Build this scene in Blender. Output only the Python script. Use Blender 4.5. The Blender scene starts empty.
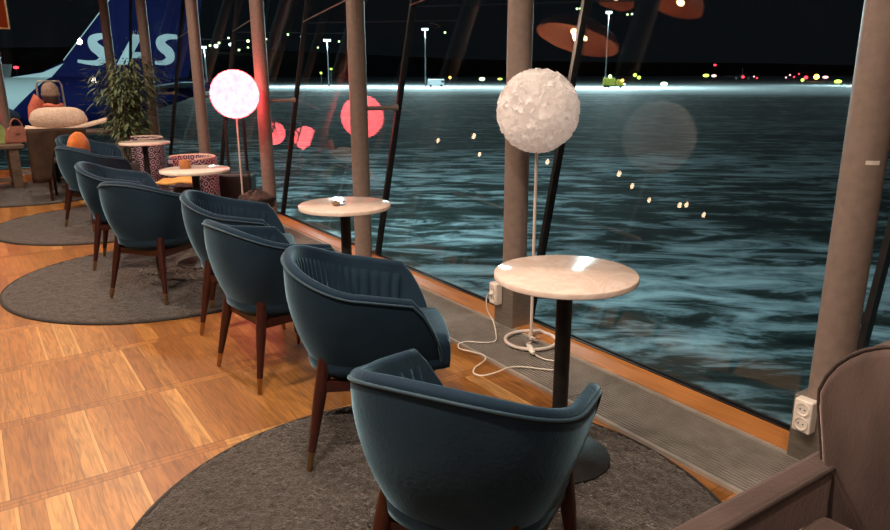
import bpy, bmesh, math, random
from mathutils import Vector, Matrix
random.seed(7)
PI = math.pi
scene = bpy.context.scene
COL = scene.collection

# ------------------------------------------------------------------ camera
FPX = 700.0
PITCH, ROLL, YAW, EYE = math.radians(15.25), math.radians(-0.2), math.radians(34), 1.42
_F = Vector((0, math.cos(PITCH), -math.sin(PITCH)))
_R = Vector((1, 0, 0)); _U = _R.cross(_F)
_c, _s = math.cos(ROLL), math.sin(ROLL)
_R, _U = _R * _c + _U * _s, _U * _c - _R * _s
_M = Matrix.Rotation(-YAW, 3, 'Z')
CF, CR, CU = _M @ _F, _M @ _R, _M @ _U
cam = bpy.data.cameras.new('camera'); camo = bpy.data.objects.new('camera', cam); COL.objects.link(camo)
cam.sensor_width = 36.0; cam.lens = 36.0 * FPX / 890.0; cam.clip_start = 0.05; cam.clip_end = 6000
rot = Matrix((CR, CU, -CF)).transposed()
camo.matrix_world = Matrix.Translation((0, 0, EYE)) @ rot.to_4x4()
scene.camera = camo

def bearing(px, py, d):
    """a point at depth d from the viewpoint, along the sight line measured in the photograph"""
    return Vector((0, 0, EYE)) + d * (CF + CR * ((px - 445) / FPX) + CU * ((265 - py) / FPX))

# ------------------------------------------------------------------ materials
def new_mat(name):
    m = bpy.data.materials.new(name); m.use_nodes = True
    nt = m.node_tree; nt.nodes.clear()
    out = nt.nodes.new('ShaderNodeOutputMaterial')
    return m, nt, out
def N(nt, t, **kw):
    n = nt.nodes.new(t)
    for k, v in kw.items():
        if k in n.inputs.keys(): n.inputs[k].default_value = v
        else: setattr(n, k, v)
    return n
def c4(c): return (c[0], c[1], c[2], 1)
def ramp(nt, stops):
    r = nt.nodes.new('ShaderNodeValToRGB')
    e = r.color_ramp.elements
    while len(e) > 1: e.remove(e[-1])
    e[0].position = stops[0][0]; e[0].color = c4(stops[0][1])
    for p, c in stops[1:]:
        x = e.new(p); x.color = c4(c)
    return r
def math_n(nt, op, a, b=None):
    n = nt.nodes.new('ShaderNodeMath'); n.operation = op
    for i, v in enumerate((a, b)):
        if v is None: continue
        if isinstance(v, (int, float)): n.inputs[i].default_value = v
        else: nt.links.new(v, n.inputs[i])
    return n.outputs[0]
def noisy(name, c1, c2, scale=20, rough=.6, bump=0.0, bscale=None, metal=0, sheen=0, detail=4, stretch=None, coat=0, spec=.5, sheen_tint=None):
    m, nt, out = new_mat(name); L = nt.links
    tc = N(nt, 'ShaderNodeTexCoord')
    mp = N(nt, 'ShaderNodeMapping'); L.new(tc.outputs['Object'], mp.inputs[0])
    if stretch: mp.inputs['Scale'].default_value = stretch
    nz = N(nt, 'ShaderNodeTexNoise', Scale=scale, Detail=detail); L.new(mp.outputs[0], nz.inputs['Vector'])
    r = ramp(nt, [(.3, c1), (.7, c2)]); L.new(nz.outputs['Fac'], r.inputs[0])
    b = N(nt, 'ShaderNodeBsdfPrincipled', Roughness=rough, Metallic=metal); L.new(r.outputs[0], b.inputs['Base Color'])
    b.inputs['Specular IOR Level'].default_value = spec
    if sheen:
        b.inputs['Sheen Weight'].default_value = sheen; b.inputs['Sheen Roughness'].default_value = .35
        if sheen_tint: b.inputs['Sheen Tint'].default_value = c4(sheen_tint)
    if coat: b.inputs['Coat Weight'].default_value = coat
    if bump:
        n2 = N(nt, 'ShaderNodeTexNoise', Scale=bscale or scale * 4, Detail=3); L.new(mp.outputs[0], n2.inputs['Vector'])
        bm_ = N(nt, 'ShaderNodeBump', Strength=bump, Distance=.01); L.new(n2.outputs['Fac'], bm_.inputs['Height']); L.new(bm_.outputs[0], b.inputs['Normal'])
    L.new(b.outputs[0], out.inputs[0])
    return m
def emis(name, col, s):
    m, nt, out = new_mat(name)
    e = N(nt, 'ShaderNodeEmission', Strength=s); e.inputs[0].default_value = c4(col)
    nt.links.new(e.outputs[0], out.inputs[0]); return m

def mat_parquet():
    m, nt, out = new_mat('oak_parquet'); L = nt.links
    g = N(nt, 'ShaderNodeNewGeometry'); sep = N(nt, 'ShaderNodeSeparateXYZ'); L.new(g.outputs['Position'], sep.inputs[0])
    X, Y = sep.outputs[0], sep.outputs[1]
    rowf = math_n(nt, 'DIVIDE', math_n(nt, 'ADD', Y, 20 - 2.6), .665)
    row = math_n(nt, 'FLOOR', rowf); fr = math_n(nt, 'FRACT', rowf)
    wn = N(nt, 'ShaderNodeTexWhiteNoise', noise_dimensions='1D'); L.new(row, wn.inputs['W'])
    bxf = math_n(nt, 'DIVIDE', math_n(nt, 'ADD', math_n(nt, 'ADD', X, 20), wn.outputs['Value']), .078)
    bx = math_n(nt, 'FLOOR', bxf); bfr = math_n(nt, 'FRACT', bxf)
    cmb = N(nt, 'ShaderNodeCombineXYZ'); L.new(bx, cmb.inputs[0]); L.new(row, cmb.inputs[1])
    w2 = N(nt, 'ShaderNodeTexWhiteNoise', noise_dimensions='2D'); L.new(cmb.outputs[0], w2.inputs['Vector'])
    # the narrow crosswise strips that close each row of boards
    strip = math_n(nt, 'LESS_THAN', fr, .085)
    sxf = math_n(nt, 'DIVIDE', math_n(nt, 'ADD', X, math_n(nt, 'MULTIPLY', wn.outputs['Value'], 3.0)), .66)
    c2 = N(nt, 'ShaderNodeCombineXYZ'); L.new(math_n(nt, 'FLOOR', sxf), c2.inputs[0]); L.new(row, c2.inputs[1]); c2.inputs[2].default_value = 5
    w3 = N(nt, 'ShaderNodeTexWhiteNoise', noise_dimensions='3D'); L.new(c2.outputs[0], w3.inputs['Vector'])
    v = N(nt, 'ShaderNodeMix', data_type='FLOAT'); L.new(strip, v.inputs[0]); L.new(w2.outputs['Value'], v.inputs[2]); L.new(w3.outputs['Value'], v.inputs[3])
    r = ramp(nt, [(0, (.23, .088, .018)), (.35, (.30, .122, .026)), (.7, (.36, .158, .036)), (.9, (.41, .19, .05)), (1, (.47, .25, .08))])
    L.new(v.outputs[0], r.inputs[0])
    # grain
    mp = N(nt, 'ShaderNodeMapping'); mp.inputs['Scale'].default_value = (55, 5, 1); L.new(g.outputs['Position'], mp.inputs[0])
    off = N(nt, 'ShaderNodeVectorMath', operation='ADD'); L.new(mp.outputs[0], off.inputs[0]); sc = N(nt, 'ShaderNodeVectorMath', operation='SCALE'); L.new(w2.outputs['Color'], sc.inputs[0]); sc.inputs['Scale'].default_value = 30; L.new(sc.outputs[0], off.inputs[1])
    nz = N(nt, 'ShaderNodeTexNoise', Scale=1.0, Detail=6, Distortion=1.2); L.new(off.outputs[0], nz.inputs['Vector'])
    gr = ramp(nt, [(.3, (.52, .52, .52)), (.65, (1.12, 1.12, 1.12))]); L.new(nz.outputs['Fac'], gr.inputs[0])
    mx = N(nt, 'ShaderNodeMix', data_type='RGBA', blend_type='MULTIPLY'); mx.inputs[0].default_value = 1
    L.new(r.outputs[0], mx.inputs[6]); L.new(gr.outputs[0], mx.inputs[7])
    # sapwood edges and seams
    sap = math_n(nt, 'MULTIPLY', math_n(nt, 'GREATER_THAN', bfr, .86), math_n(nt, 'GREATER_THAN', w2.outputs['Value'], .86))
    sap = math_n(nt, 'MULTIPLY', sap, math_n(nt, 'SUBTRACT', 1.0, strip))
    m2 = N(nt, 'ShaderNodeMix', data_type='RGBA'); L.new(math_n(nt, 'MULTIPLY', sap, .5), m2.inputs[0]); L.new(mx.outputs[2], m2.inputs[6]); m2.inputs[7].default_value = (.60, .36, .13, 1)
    seam = math_n(nt, 'MAXIMUM', math_n(nt, 'MULTIPLY', math_n(nt, 'LESS_THAN', bfr, .03), math_n(nt, 'SUBTRACT', 1.0, strip)), math_n(nt, 'LESS_THAN', math_n(nt, 'ABSOLUTE', math_n(nt, 'SUBTRACT', fr, .085)), .006))
    seam = math_n(nt, 'MAXIMUM', seam, math_n(nt, 'LESS_THAN', fr, .008))
    seam = math_n(nt, 'MAXIMUM', seam, math_n(nt, 'MULTIPLY', strip, math_n(nt, 'LESS_THAN', math_n(nt, 'ABSOLUTE', math_n(nt, 'SUBTRACT', fr, .043)), .003)))
    m3 = N(nt, 'ShaderNodeMix', data_type='RGBA'); L.new(math_n(nt, 'MULTIPLY', seam, .6), m3.inputs[0]); L.new(m2.outputs[2], m3.inputs[6]); m3.inputs[7].default_value = (.10, .035, .010, 1)
    b = N(nt, 'ShaderNodeBsdfPrincipled'); L.new(m3.outputs[2], b.inputs['Base Color'])
    rn = N(nt, 'ShaderNodeMapRange'); rn.inputs[3].default_value = .32; rn.inputs[4].default_value = .48; L.new(nz.outputs['Fac'], rn.inputs[0]); L.new(rn.outputs[0], b.inputs['Roughness'])
    bu = N(nt, 'ShaderNodeBump', Strength=.10, Distance=.01); L.new(nz.outputs['Fac'], bu.inputs['Height']); L.new(bu.outputs[0], b.inputs['Normal'])
    L.new(b.outputs[0], out.inputs[0]); return m

def mat_glass():
    m, nt, out = new_mat('window_glass'); L = nt.links
    g = N(nt, 'ShaderNodeNewGeometry')
    d = N(nt, 'ShaderNodeVectorMath', operation='DOT_PRODUCT'); L.new(g.outputs['Normal'], d.inputs[0]); L.new(g.outputs['Incoming'], d.inputs[1])
    a = math_n(nt, 'ABSOLUTE', d.outputs['Value'])
    p = math_n(nt, 'POWER', math_n(nt, 'SUBTRACT', 1.0, a), 5.0)
    f = math_n(nt, 'ADD', math_n(nt, 'MULTIPLY', p, .94), .06)
    t = N(nt, 'ShaderNodeBsdfTransparent'); t.inputs[0].default_value = (.93, .98, .97, 1)
    gl = N(nt, 'ShaderNodeBsdfGlossy', Roughness=0.0)
    mx = N(nt, 'ShaderNodeMixShader'); L.new(f, mx.inputs[0]); L.new(t.outputs[0], mx.inputs[1]); L.new(gl.outputs[0], mx.inputs[2])
    L.new(mx.outputs[0], out.inputs[0]); return m

def mat_apron():
    m, nt, out = new_mat('wet_snowy_apron'); L = nt.links
    g = N(nt, 'ShaderNodeNewGeometry')
    mp = N(nt, 'ShaderNodeMapping'); mp.vector_type = 'POINT'; mp.inputs['Rotation'].default_value = (0, 0, math.radians(39)); L.new(g.outputs['Position'], mp.inputs[0])
    m2 = N(nt, 'ShaderNodeMapping'); m2.inputs['Scale'].default_value = (.34, .80, 1); L.new(mp.outputs[0], m2.inputs[0])
    nz = N(nt, 'ShaderNodeTexNoise', Scale=1.0, Detail=9, Roughness=.64, Distortion=.55); L.new(m2.outputs[0], nz.inputs['Vector'])
    m3 = N(nt, 'ShaderNodeMapping'); m3.inputs['Scale'].default_value = (.012, .06, 1); L.new(mp.outputs[0], m3.inputs[0])
    n2 = N(nt, 'ShaderNodeTexNoise', Scale=1.0, Detail=5, Roughness=.5); L.new(m3.outputs[0], n2.inputs['Vector'])
    s = math_n(nt, 'ADD', math_n(nt, 'MULTIPLY', nz.outputs['Fac'], .66), math_n(nt, 'MULTIPLY', n2.outputs['Fac'], .38))
    r = ramp(nt, [(.45, (.009, .012, .010)), (.520, (.045, .055, .050)), (.570, (.32, .35, .36)), (.66, (.74, .78, .78))])
    L.new(s, r.inputs[0])
    # far snow painted paler for the band lit under the masts
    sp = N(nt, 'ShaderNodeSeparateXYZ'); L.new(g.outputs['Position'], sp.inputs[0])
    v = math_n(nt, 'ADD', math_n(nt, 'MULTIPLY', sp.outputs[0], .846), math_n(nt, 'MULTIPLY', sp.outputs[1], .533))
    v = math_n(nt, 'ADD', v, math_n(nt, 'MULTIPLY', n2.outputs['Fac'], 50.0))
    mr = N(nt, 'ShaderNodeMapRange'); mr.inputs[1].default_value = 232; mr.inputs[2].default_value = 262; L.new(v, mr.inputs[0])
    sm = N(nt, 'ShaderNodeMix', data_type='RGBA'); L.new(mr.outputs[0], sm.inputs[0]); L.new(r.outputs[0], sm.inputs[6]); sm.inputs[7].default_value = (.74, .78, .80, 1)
    b = N(nt, 'ShaderNodeBsdfPrincipled', Roughness=.8); b.inputs['Specular IOR Level'].default_value = .2; L.new(sm.outputs[2], b.inputs['Base Color'])
    L.new(b.outputs[0], out.inputs[0]); return m

def mat_marble():
    m, nt, out = new_mat('pale_marble'); L = nt.links
    tc = N(nt, 'ShaderNodeTexCoord')
    nz = N(nt, 'ShaderNodeTexNoise', Scale=5, Detail=8, Roughness=.6, Distortion=1.8); L.new(tc.outputs['Object'], nz.inputs['Vector'])
    r = ramp(nt, [(.38, (.74, .61, .53)), (.50, (.69, .55, .47)), (.56, (.75, .63, .55)), (.75, (.80, .69, .61))]); L.new(nz.outputs['Fac'], r.inputs[0])
    b = N(nt, 'ShaderNodeBsdfPrincipled', Roughness=.13); b.inputs['Specular IOR Level'].default_value = .28; L.new(r.outputs[0], b.inputs['Base Color'])
    L.new(b.outputs[0], out.inputs[0]); return m

def mat_pattern():
    m, nt, out = new_mat('ring_print_fabric'); L = nt.links
    tc = N(nt, 'ShaderNodeTexCoord'); sep = N(nt, 'ShaderNodeSeparateXYZ'); L.new(tc.outputs['Object'], sep.inputs[0])
    ang = math_n(nt, 'ARCTAN2', sep.outputs[1], sep.outputs[0])
    u = math_n(nt, 'MULTIPLY', ang, 24 / (2 * PI) * .9); v = math_n(nt, 'MULTIPLY', sep.outputs[2], 14.0)
    cb = N(nt, 'ShaderNodeCombineXYZ'); L.new(u, cb.inputs[0]); L.new(v, cb.inputs[1])
    vo = N(nt, 'ShaderNodeTexVoronoi', voronoi_dimensions='2D', Scale=1.0, Randomness=.25); L.new(cb.outputs[0], vo.inputs['Vector'])
    sn = math_n(nt, 'SINE', math_n(nt, 'MULTIPLY', vo.outputs['Distance'], 19.0))
    k = math_n(nt, 'GREATER_THAN', sn, .15)
    mx = N(nt, 'ShaderNodeMix', data_type='RGBA'); L.new(k, mx.inputs[0]); mx.inputs[6].default_value = (.02, .012, .025, 1); mx.inputs[7].default_value = (.42, .30, .36, 1)
    b = N(nt, 'ShaderNodeBsdfPrincipled', Roughness=.7); L.new(mx.outputs[2], b.inputs['Base Color'])
    L.new(b.outputs[0], out.inputs[0]); return m

M = dict(
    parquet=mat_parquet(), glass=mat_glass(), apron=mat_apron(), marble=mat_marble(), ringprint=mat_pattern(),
    velvet=noisy('teal_velvet', (.006, .020, .040), (.011, .031, .056), 6, .85, .12, 90, sheen=.75, sheen_tint=(.32, .58, .74), spec=.2),
    piping=noisy('teal_piping', (.012, .040, .065), (.02, .058, .09), 30, .7, sheen=.6, sheen_tint=(.4, .65, .75)),
    legwood=noisy('dark_red_wood', (.026, .006, .005), (.055, .013, .009), 14, .38, stretch=(8, 8, 1)),
    brass=noisy('dull_brass', (.40, .24, .11), (.52, .33, .16), 20, .32, metal=1),
    rug=noisy('taupe_rug_pile', (.022, .018, .015), (.075, .061, .050), 60, .95, .9, 160, detail=6, sheen=.3),
    rugedge=noisy('rug_binding', (.015, .013, .012), (.03, .026, .024), 60, .9),
    brown=noisy('brown_velvet', (.048, .030, .025), (.092, .060, .052), 5, .85, .15, 60, sheen=.9, sheen_tint=(.75, .55, .5), stretch=(1, 3, 1)),
    browndark=noisy('brown_piping', (.03, .018, .014), (.05, .03, .025), 30, .8, sheen=.4),
    column=noisy('taupe_painted_steel', (.21, .160, .135), (.26, .200, .170), 30, .42),
    mullion=noisy('black_mullion', (.010, .010, .011), (.022, .021, .022), 20, .35),
    steel=noisy('brushed_steel', (.22, .20, .17), (.34, .30, .26), 12, .45, metal=.6, stretch=(1, 1, 12)),
    grille=noisy('grille_aluminium', (.27, .25, .22), (.36, .33, .29), 14, .45, metal=.35),
    pit=noisy('grille_pit_dark', (.012, .012, .012), (.03, .028, .026), 20, .9),
    rail=noisy('grille_rail', (.44, .40, .35), (.56, .52, .46), 14, .35, metal=.5),
    sillwood=noisy('oak_sill', (.36, .135, .034), (.50, .205, .055), 3, .32, .1, 40, stretch=(16, 1.3, 1)),
    blackmetal=noisy('black_powdercoat', (.008, .008, .008), (.018, .018, .018), 60, .45, .2, 260),
    white=noisy('white_plastic', (.74, .68, .60), (.82, .76, .68), 20, .35),
    whitemetal=noisy('white_enamel', (.66, .58, .52), (.76, .68, .62), 20, .35),
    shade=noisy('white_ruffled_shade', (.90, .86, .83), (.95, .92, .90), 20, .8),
    ceiling=noisy('dark_ceiling', (.012, .010, .009), (.02, .017, .015), 3, .9),
    wall=noisy('dim_wall', (.03, .02, .016), (.05, .034, .026), 2, .9),
    copper=noisy('copper_mesh_shade', (.70, .24, .12), (.86, .36, .20), 30, .5, .6, 220, metal=.3),
    wood=noisy('grey_brown_wood', (.10, .065, .045), (.19, .13, .09), 5, .5, stretch=(2, 9, 9)),
    cupwood=noisy('orange_wood', (.42, .16, .05), (.55, .23, .08), 12, .45),
    leaf=noisy('bamboo_leaf', (.08, .11, .045), (.21, .27, .14), 25, .5),
    stem=noisy('bamboo_stem', (.16, .10, .05), (.28, .17, .09), 20, .6, stretch=(1, 1, 6)),
    pot=noisy('dark_pot', (.03, .025, .022), (.05, .042, .036), 8, .6),
    orange=noisy('orange_knit', (.60, .16, .03), (.78, .24, .05), 20, .85, .6, 80, sheen=.3),
    cream=noisy('cream_shearling', (.50, .38, .29), (.66, .52, .41), 30, .95, .9, 70, sheen=.4),
    coat=noisy('brown_suede', (.022, .012, .007), (.055, .030, .016), 9, .9, .3, 60),
    jacket=noisy('dark_jacket', (.020, .013, .014), (.045, .028, .026), 9, .85, .3, 60),
    scarf=noisy('coral_scarf', (.48, .10, .06), (.66, .18, .11), 20, .85, .5, 70),
    beanie=noisy('taupe_knit', (.24, .16, .12), (.36, .26, .20), 40, .9, .7, 120),
    skin=noisy('skin', (.52, .30, .21), (.60, .36, .26), 10, .5),
    hair=noisy('dark_hair', (.02, .013, .012), (.05, .03, .025), 30, .6),
    leather=noisy('red_brown_leather', (.26, .085, .055), (.38, .14, .09), 12, .45, .3, 60),
    fur=noisy('dark_fur', (.015, .010, .009), (.07, .045, .04), 25, .95, .9, 80),
    yellow=noisy('ochre_cloth', (.50, .25, .05), (.70, .42, .12), 9, .85, .3, 60),
    green=noisy('green_bag', (.16, .24, .05), (.42, .50, .20), 7, .7),
    leafdry=noisy('dry_leaf', (.13, .07, .025), (.22, .13, .05), 20, .8),
    planewhite=noisy('aircraft_white', (.52, .57, .56), (.62, .67, .66), .4, .4),
    planeblue=noisy('aircraft_blue', (.006, .008, .052), (.008, .011, .070), .5, .7, spec=.05),
    planegrey=noisy('aircraft_grey', (.3, .32, .34), (.4, .42, .44), 1, .4),
    decal=noisy('aircraft_lettering', (.50, .56, .57), (.60, .66, .67), .5, .45),
    winblack=noisy('cabin_window', (.01, .01, .012), (.02, .02, .022), 2, .2),
    hill=noisy('dark_hillside', (.004, .005, .006), (.010, .012, .012), .02, 1),
    truck=noisy('yellow_truck_paint', (.55, .50, .04), (.70, .64, .08), 1, .4),
    rubber=noisy('black_rubber', (.01, .01, .01), (.02, .02, .02), 9, .8),
    mast=noisy('galvanised_mast', (.05, .055, .06), (.08, .09, .09), 1, .5, metal=.5),
    lampwhite=emis('floodlight_glow', (.80, .96, 1.0), 6),
    sodium=emis('amber_light', (1.0, .42, .05), 14),
    lime=emis('lime_sign_light', (.62, .95, .12), 3.2),
    limew=emis('pale_lime_light', (.75, 1.0, .45), 5),
    pinkw=emis('pinkish_sign_light', (1.0, .50, .50), 3),
    redl=emis('red_light', (1.0, .03, .05), 6),
    bulb=emis('warm_bulb', (1.0, .62, .36), 55),
    bulbdim=emis('small_warm_bulb', (1.0, .60, .36), 15),
    pink=emis('pink_lit_shade', (1.0, .16, .22), 10),
    reflection=emis('orange_reflection', (1.0, .12, .03), .10),
)
# the lit pink shade is a little uneven from ruffle to ruffle
_nt = M['pink'].node_tree; _e = [n for n in _nt.nodes if n.type == 'EMISSION'][0]
_g = _nt.nodes.new('ShaderNodeTexCoord'); _z = _nt.nodes.new('ShaderNodeTexNoise'); _z.inputs['Scale'].default_value = 16
_r = ramp(_nt, [(.35, (1.0, .082, .095)), (.65, (1.0, .115, .125))]); _nt.links.new(_g.outputs['Object'], _z.inputs['Vector']); _nt.links.new(_z.outputs['Fac'], _r.inputs[0]); _nt.links.new(_r.outputs[0], _e.inputs[0])

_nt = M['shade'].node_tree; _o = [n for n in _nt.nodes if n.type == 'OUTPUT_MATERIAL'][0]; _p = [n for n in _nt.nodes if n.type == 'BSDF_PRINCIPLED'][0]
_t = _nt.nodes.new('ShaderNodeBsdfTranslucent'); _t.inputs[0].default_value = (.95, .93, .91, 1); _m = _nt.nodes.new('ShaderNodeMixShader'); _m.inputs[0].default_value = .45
_nt.links.new(_p.outputs[0], _m.inputs[1]); _nt.links.new(_t.outputs[0], _m.inputs[2]); _em = _nt.nodes.new('ShaderNodeEmission'); _em.inputs[0].default_value = (1.0, .82, .72, 1); _em.inputs[1].default_value = .09; _ad = _nt.nodes.new('ShaderNodeAddShader')  # faint emission added so the white shade reads paler
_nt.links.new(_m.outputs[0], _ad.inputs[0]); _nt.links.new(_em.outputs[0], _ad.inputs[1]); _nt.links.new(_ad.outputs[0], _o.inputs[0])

# ------------------------------------------------------------------ mesh builder
class MB:
    def __init__(s): s.v = []; s.f = []
    def add(s, vs, fs):
        o = len(s.v); s.v += [tuple(v) for v in vs]; s.f += [tuple(i + o for i in f) for f in fs]; return s
    def box(s, cx, cy, cz, sx, sy, sz, rz=0, mat=None):
        vs = []
        for z in (-1, 1):
            for x, y in ((-1, -1), (1, -1), (1, 1), (-1, 1)):
                a, b = x * sx / 2, y * sy / 2
                vs.append((cx + a * math.cos(rz) - b * math.sin(rz), cy + a * math.sin(rz) + b * math.cos(rz), cz + z * sz / 2))
        if mat: vs = [mat @ Vector(v) for v in vs]
        return s.add(vs, [(3, 2, 1, 0), (4, 5, 6, 7), (0, 1, 5, 4), (1, 2, 6, 5), (2, 3, 7, 6), (3, 0, 4, 7)])
    def bar(s, p, q, w, h, up=(0, 0, 1)):
        p, q = Vector(p), Vector(q); d = (q - p).normalized(); r = d.cross(Vector(up)).normalized(); u = r.cross(d)
        vs = []
        for e in (p, q):
            for a, b in ((-1, -1), (1, -1), (1, 1), (-1, 1)): vs.append(e + r * a * w / 2 + u * b * h / 2)
        return s.add(vs, [(3, 2, 1, 0), (4, 5, 6, 7), (0, 1, 5, 4), (1, 2, 6, 5), (2, 3, 7, 6), (3, 0, 4, 7)])
    def tube(s, pts, r, n=10, closed=False, radii=None):
        pts = [Vector(p) for p in pts]; K = len(pts); rings = []
        prev = None
        for i, p in enumerate(pts):
            if closed: d = (pts[(i + 1) % K] - pts[i - 1])
            else: d = pts[min(i + 1, K - 1)] - pts[max(i - 1, 0)]
            d.normalize()
            if prev is None:
                a = Vector((0, 0, 1)) if abs(d.z) < .9 else Vector((1, 0, 0)); u = d.cross(a).normalized()
            else:
                u = (prev - d * prev.dot(d)).normalized()
            prev = u; w = d.cross(u); rr = radii[i] if radii else r
            rings.append([p + (u * math.cos(2 * PI * k / n) + w * math.sin(2 * PI * k / n)) * rr for k in range(n)])
        vs = [v for g in rings for v in g]; fs = []
        m = K if closed else K - 1
        for i in range(m):
            j = (i + 1) % K
            for k in range(n): fs.append((i * n + k, i * n + (k + 1) % n, j * n + (k + 1) % n, j * n + k))
        if not closed:
            fs.append(tuple(range(n))[::-1]); fs.append(tuple(range((K - 1) * n, K * n)))
        return s.add(vs, fs)
    def lathe(s, prof, n=40, cx=0, cy=0, cap=True):
        vs = []; fs = []
        for r, z in prof:
            for k in range(n): vs.append((cx + r * math.cos(2 * PI * k / n), cy + r * math.sin(2 * PI * k / n), z))
        for i in range(len(prof) - 1):
            for k in range(n): fs.append((i * n + k, i * n + (k + 1) % n, (i + 1) * n + (k + 1) % n, (i + 1) * n + k))
        if cap:
            fs.append(tuple(range(n))[::-1]); fs.append(tuple(range((len(prof) - 1) * n, len(prof) * n)))
        return s.add(vs, fs)
    def prism(s, poly, z0, z1):
        n = len(poly); vs = [(x, y, z0) for x, y in poly] + [(x, y, z1) for x, y in poly]
        return s.add(vs, [tuple(range(n))[::-1], tuple(range(n, 2 * n))] + [(i, (i + 1) % n, n + (i + 1) % n, n + i) for i in range(n)])
    def ball(s, c, r, nu=16, nv=10, noise=0, rad=None):
        vs = []; fs = []; rx, ry, rz = rad or (r, r, r)
        for j in range(nv + 1):
            t = PI * j / nv
            for i in range(nu):
                a = 2 * PI * i / nu; k = 1 + (random.uniform(-noise, noise) if noise else 0)
                vs.append((c[0] + rx * k * math.sin(t) * math.cos(a), c[1] + ry * k * math.sin(t) * math.sin(a), c[2] - rz * k * math.cos(t)))
        for j in range(nv):
            for i in range(nu): fs.append((j * nu + i, j * nu + (i + 1) % nu, (j + 1) * nu + (i + 1) % nu, (j + 1) * nu + i))
        return s.add(vs, fs)
    def build(s, name, mat, parent=None, smooth=False, bevel=0, sub=0, auto=True):
        me = bpy.data.meshes.new(name); me.from_pydata(s.v, [], s.f); me.validate()
        bm = bmesh.new(); bm.from_mesh(me); bmesh.ops.remove_doubles(bm, verts=bm.verts, dist=1e-5); bmesh.ops.recalc_face_normals(bm, faces=bm.faces)
        if smooth:
            for f in bm.faces: f.smooth = True
            for e in bm.edges:
                if len(e.link_faces) == 2 and e.calc_face_angle(0) > math.radians(50) and auto: e.smooth = False
        bm.to_mesh(me); bm.free()
        me.materials.append(M[mat])
        o = bpy.data.objects.new(name, me); COL.objects.link(o)
        if parent: o.parent = parent
        if bevel:
            b = o.modifiers.new('bevel', 'BEVEL'); b.width = bevel; b.segments = 3; b.limit_method = 'ANGLE'; b.angle_limit = math.radians(35)
        if sub:
            b = o.modifiers.new('sub', 'SUBSURF'); b.levels = sub; b.render_levels = sub
        return o
def tag(o, label=None, cat=None, group=None, kind=None):
    if label: o['label'] = label
    if cat: o['category'] = cat
    if group: o['group'] = group
    if kind: o['kind'] = kind
    return o
def thing(name, label, cat, loc=(0, 0, 0), rz=0, group=None):
    o = bpy.data.objects.new(name, None); COL.objects.link(o); o.empty_display_size = .1
    o.location = loc; o.rotation_euler = (0, 0, rz)
    return tag(o, label, cat, group)
def dup(root, loc, rz=0, label=None, group=None, scale=None):
    r = root.copy(); COL.objects.link(r); r.location = loc; r.rotation_euler = (0, 0, rz)
    if scale: r.scale = scale
    if label: r['label'] = label
    if group: r['group'] = group
    for ch in list(root.children):
        c = ch.copy(); COL.objects.link(c); c.parent = r
        for g in list(ch.children):
            d = g.copy(); COL.objects.link(d); d.parent = c
    return r
def place(fwd):
    return math.atan2(fwd[1], fwd[0]) - PI / 2   # local +y faces fwd
def V2(x, y): return Vector((x, y))

# ------------------------------------------------------------------ room shell
COLS = [(2.49, -.72), (2.49, 1.17), (2.49, 2.98), (2.49, 4.85), (2.49, 6.90), (2.40, 8.81), (2.245, 10.72), (2.04, 12.33), (.53, 12.60), (-1.5, 12.9)]
OUTN = []
for i in range(len(COLS)):
    a = Vector(COLS[max(i - 1, 0)]); b = Vector(COLS[min(i + 1, len(COLS) - 1)]); d = (b - a).normalized()
    OUTN.append(Vector((d.y, -d.x)))
def offs(i, k):
    n = OUTN[i]; m = k
    if i == 7: m = k * 1.35
    return Vector(COLS[i]) + n * m
TILT = .19
fl = [tuple(offs(i, .18)) for i in range(len(COLS))]
fl = [(2.67, -3.0)] + fl[1:] + [(-1.5, 13.1), (-7.0, 13.4), (-7.0, -3.0)]
fb = MB().prism(fl, -.25, 0); o = fb.build('floor', 'parquet'); tag(o, kind='structure')
o = MB().box(-2.0, 5.0, 3.75, 10.4, 17.5, .15).build('ceiling', 'ceiling'); tag(o, kind='structure')
o = MB().box(-7.05, 5.2, 1.75, .12, 16.6, 4.0).build('wall_left', 'wall'); tag(o, kind='structure')
o = MB().box(-1.9, -3.05, 1.75, 10.4, .12, 4.0).build('wall_back', 'wall'); tag(o, kind='structure')

# oak sill strip, grille and glass follow the line of columns
def strip_poly(k0, k1, i0, i1, z0, z1):
    mb = MB(); n = i1 - i0 + 1
    vs = []
    for i in range(i0, i1 + 1):
        a, b = offs(i, k0), offs(i, k1)
        vs += [(a.x, a.y, z0), (b.x, b.y, z0), (b.x, b.y, z1), (a.x, a.y, z1)]
    fs = []
    for k in range(n - 1):
        p, q = 4 * k, 4 * k + 4
        for e in range(4): fs.append((p + e, p + (e + 1) % 4, q + (e + 1) % 4, q + e))
    fs += [(3, 2, 1, 0), (4 * n - 4, 4 * n - 3, 4 * n - 2, 4 * n - 1)]
    return mb.add(vs, fs)
o = strip_poly(-.055, .091, 0, 9, .002, .022).build('trim_1', 'sillwood'); tag(o, kind='structure')
o = strip_poly(.092, .104, 0, 9, .002, .026).build('trim_2', 'mullion'); tag(o, kind='structure')
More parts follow.
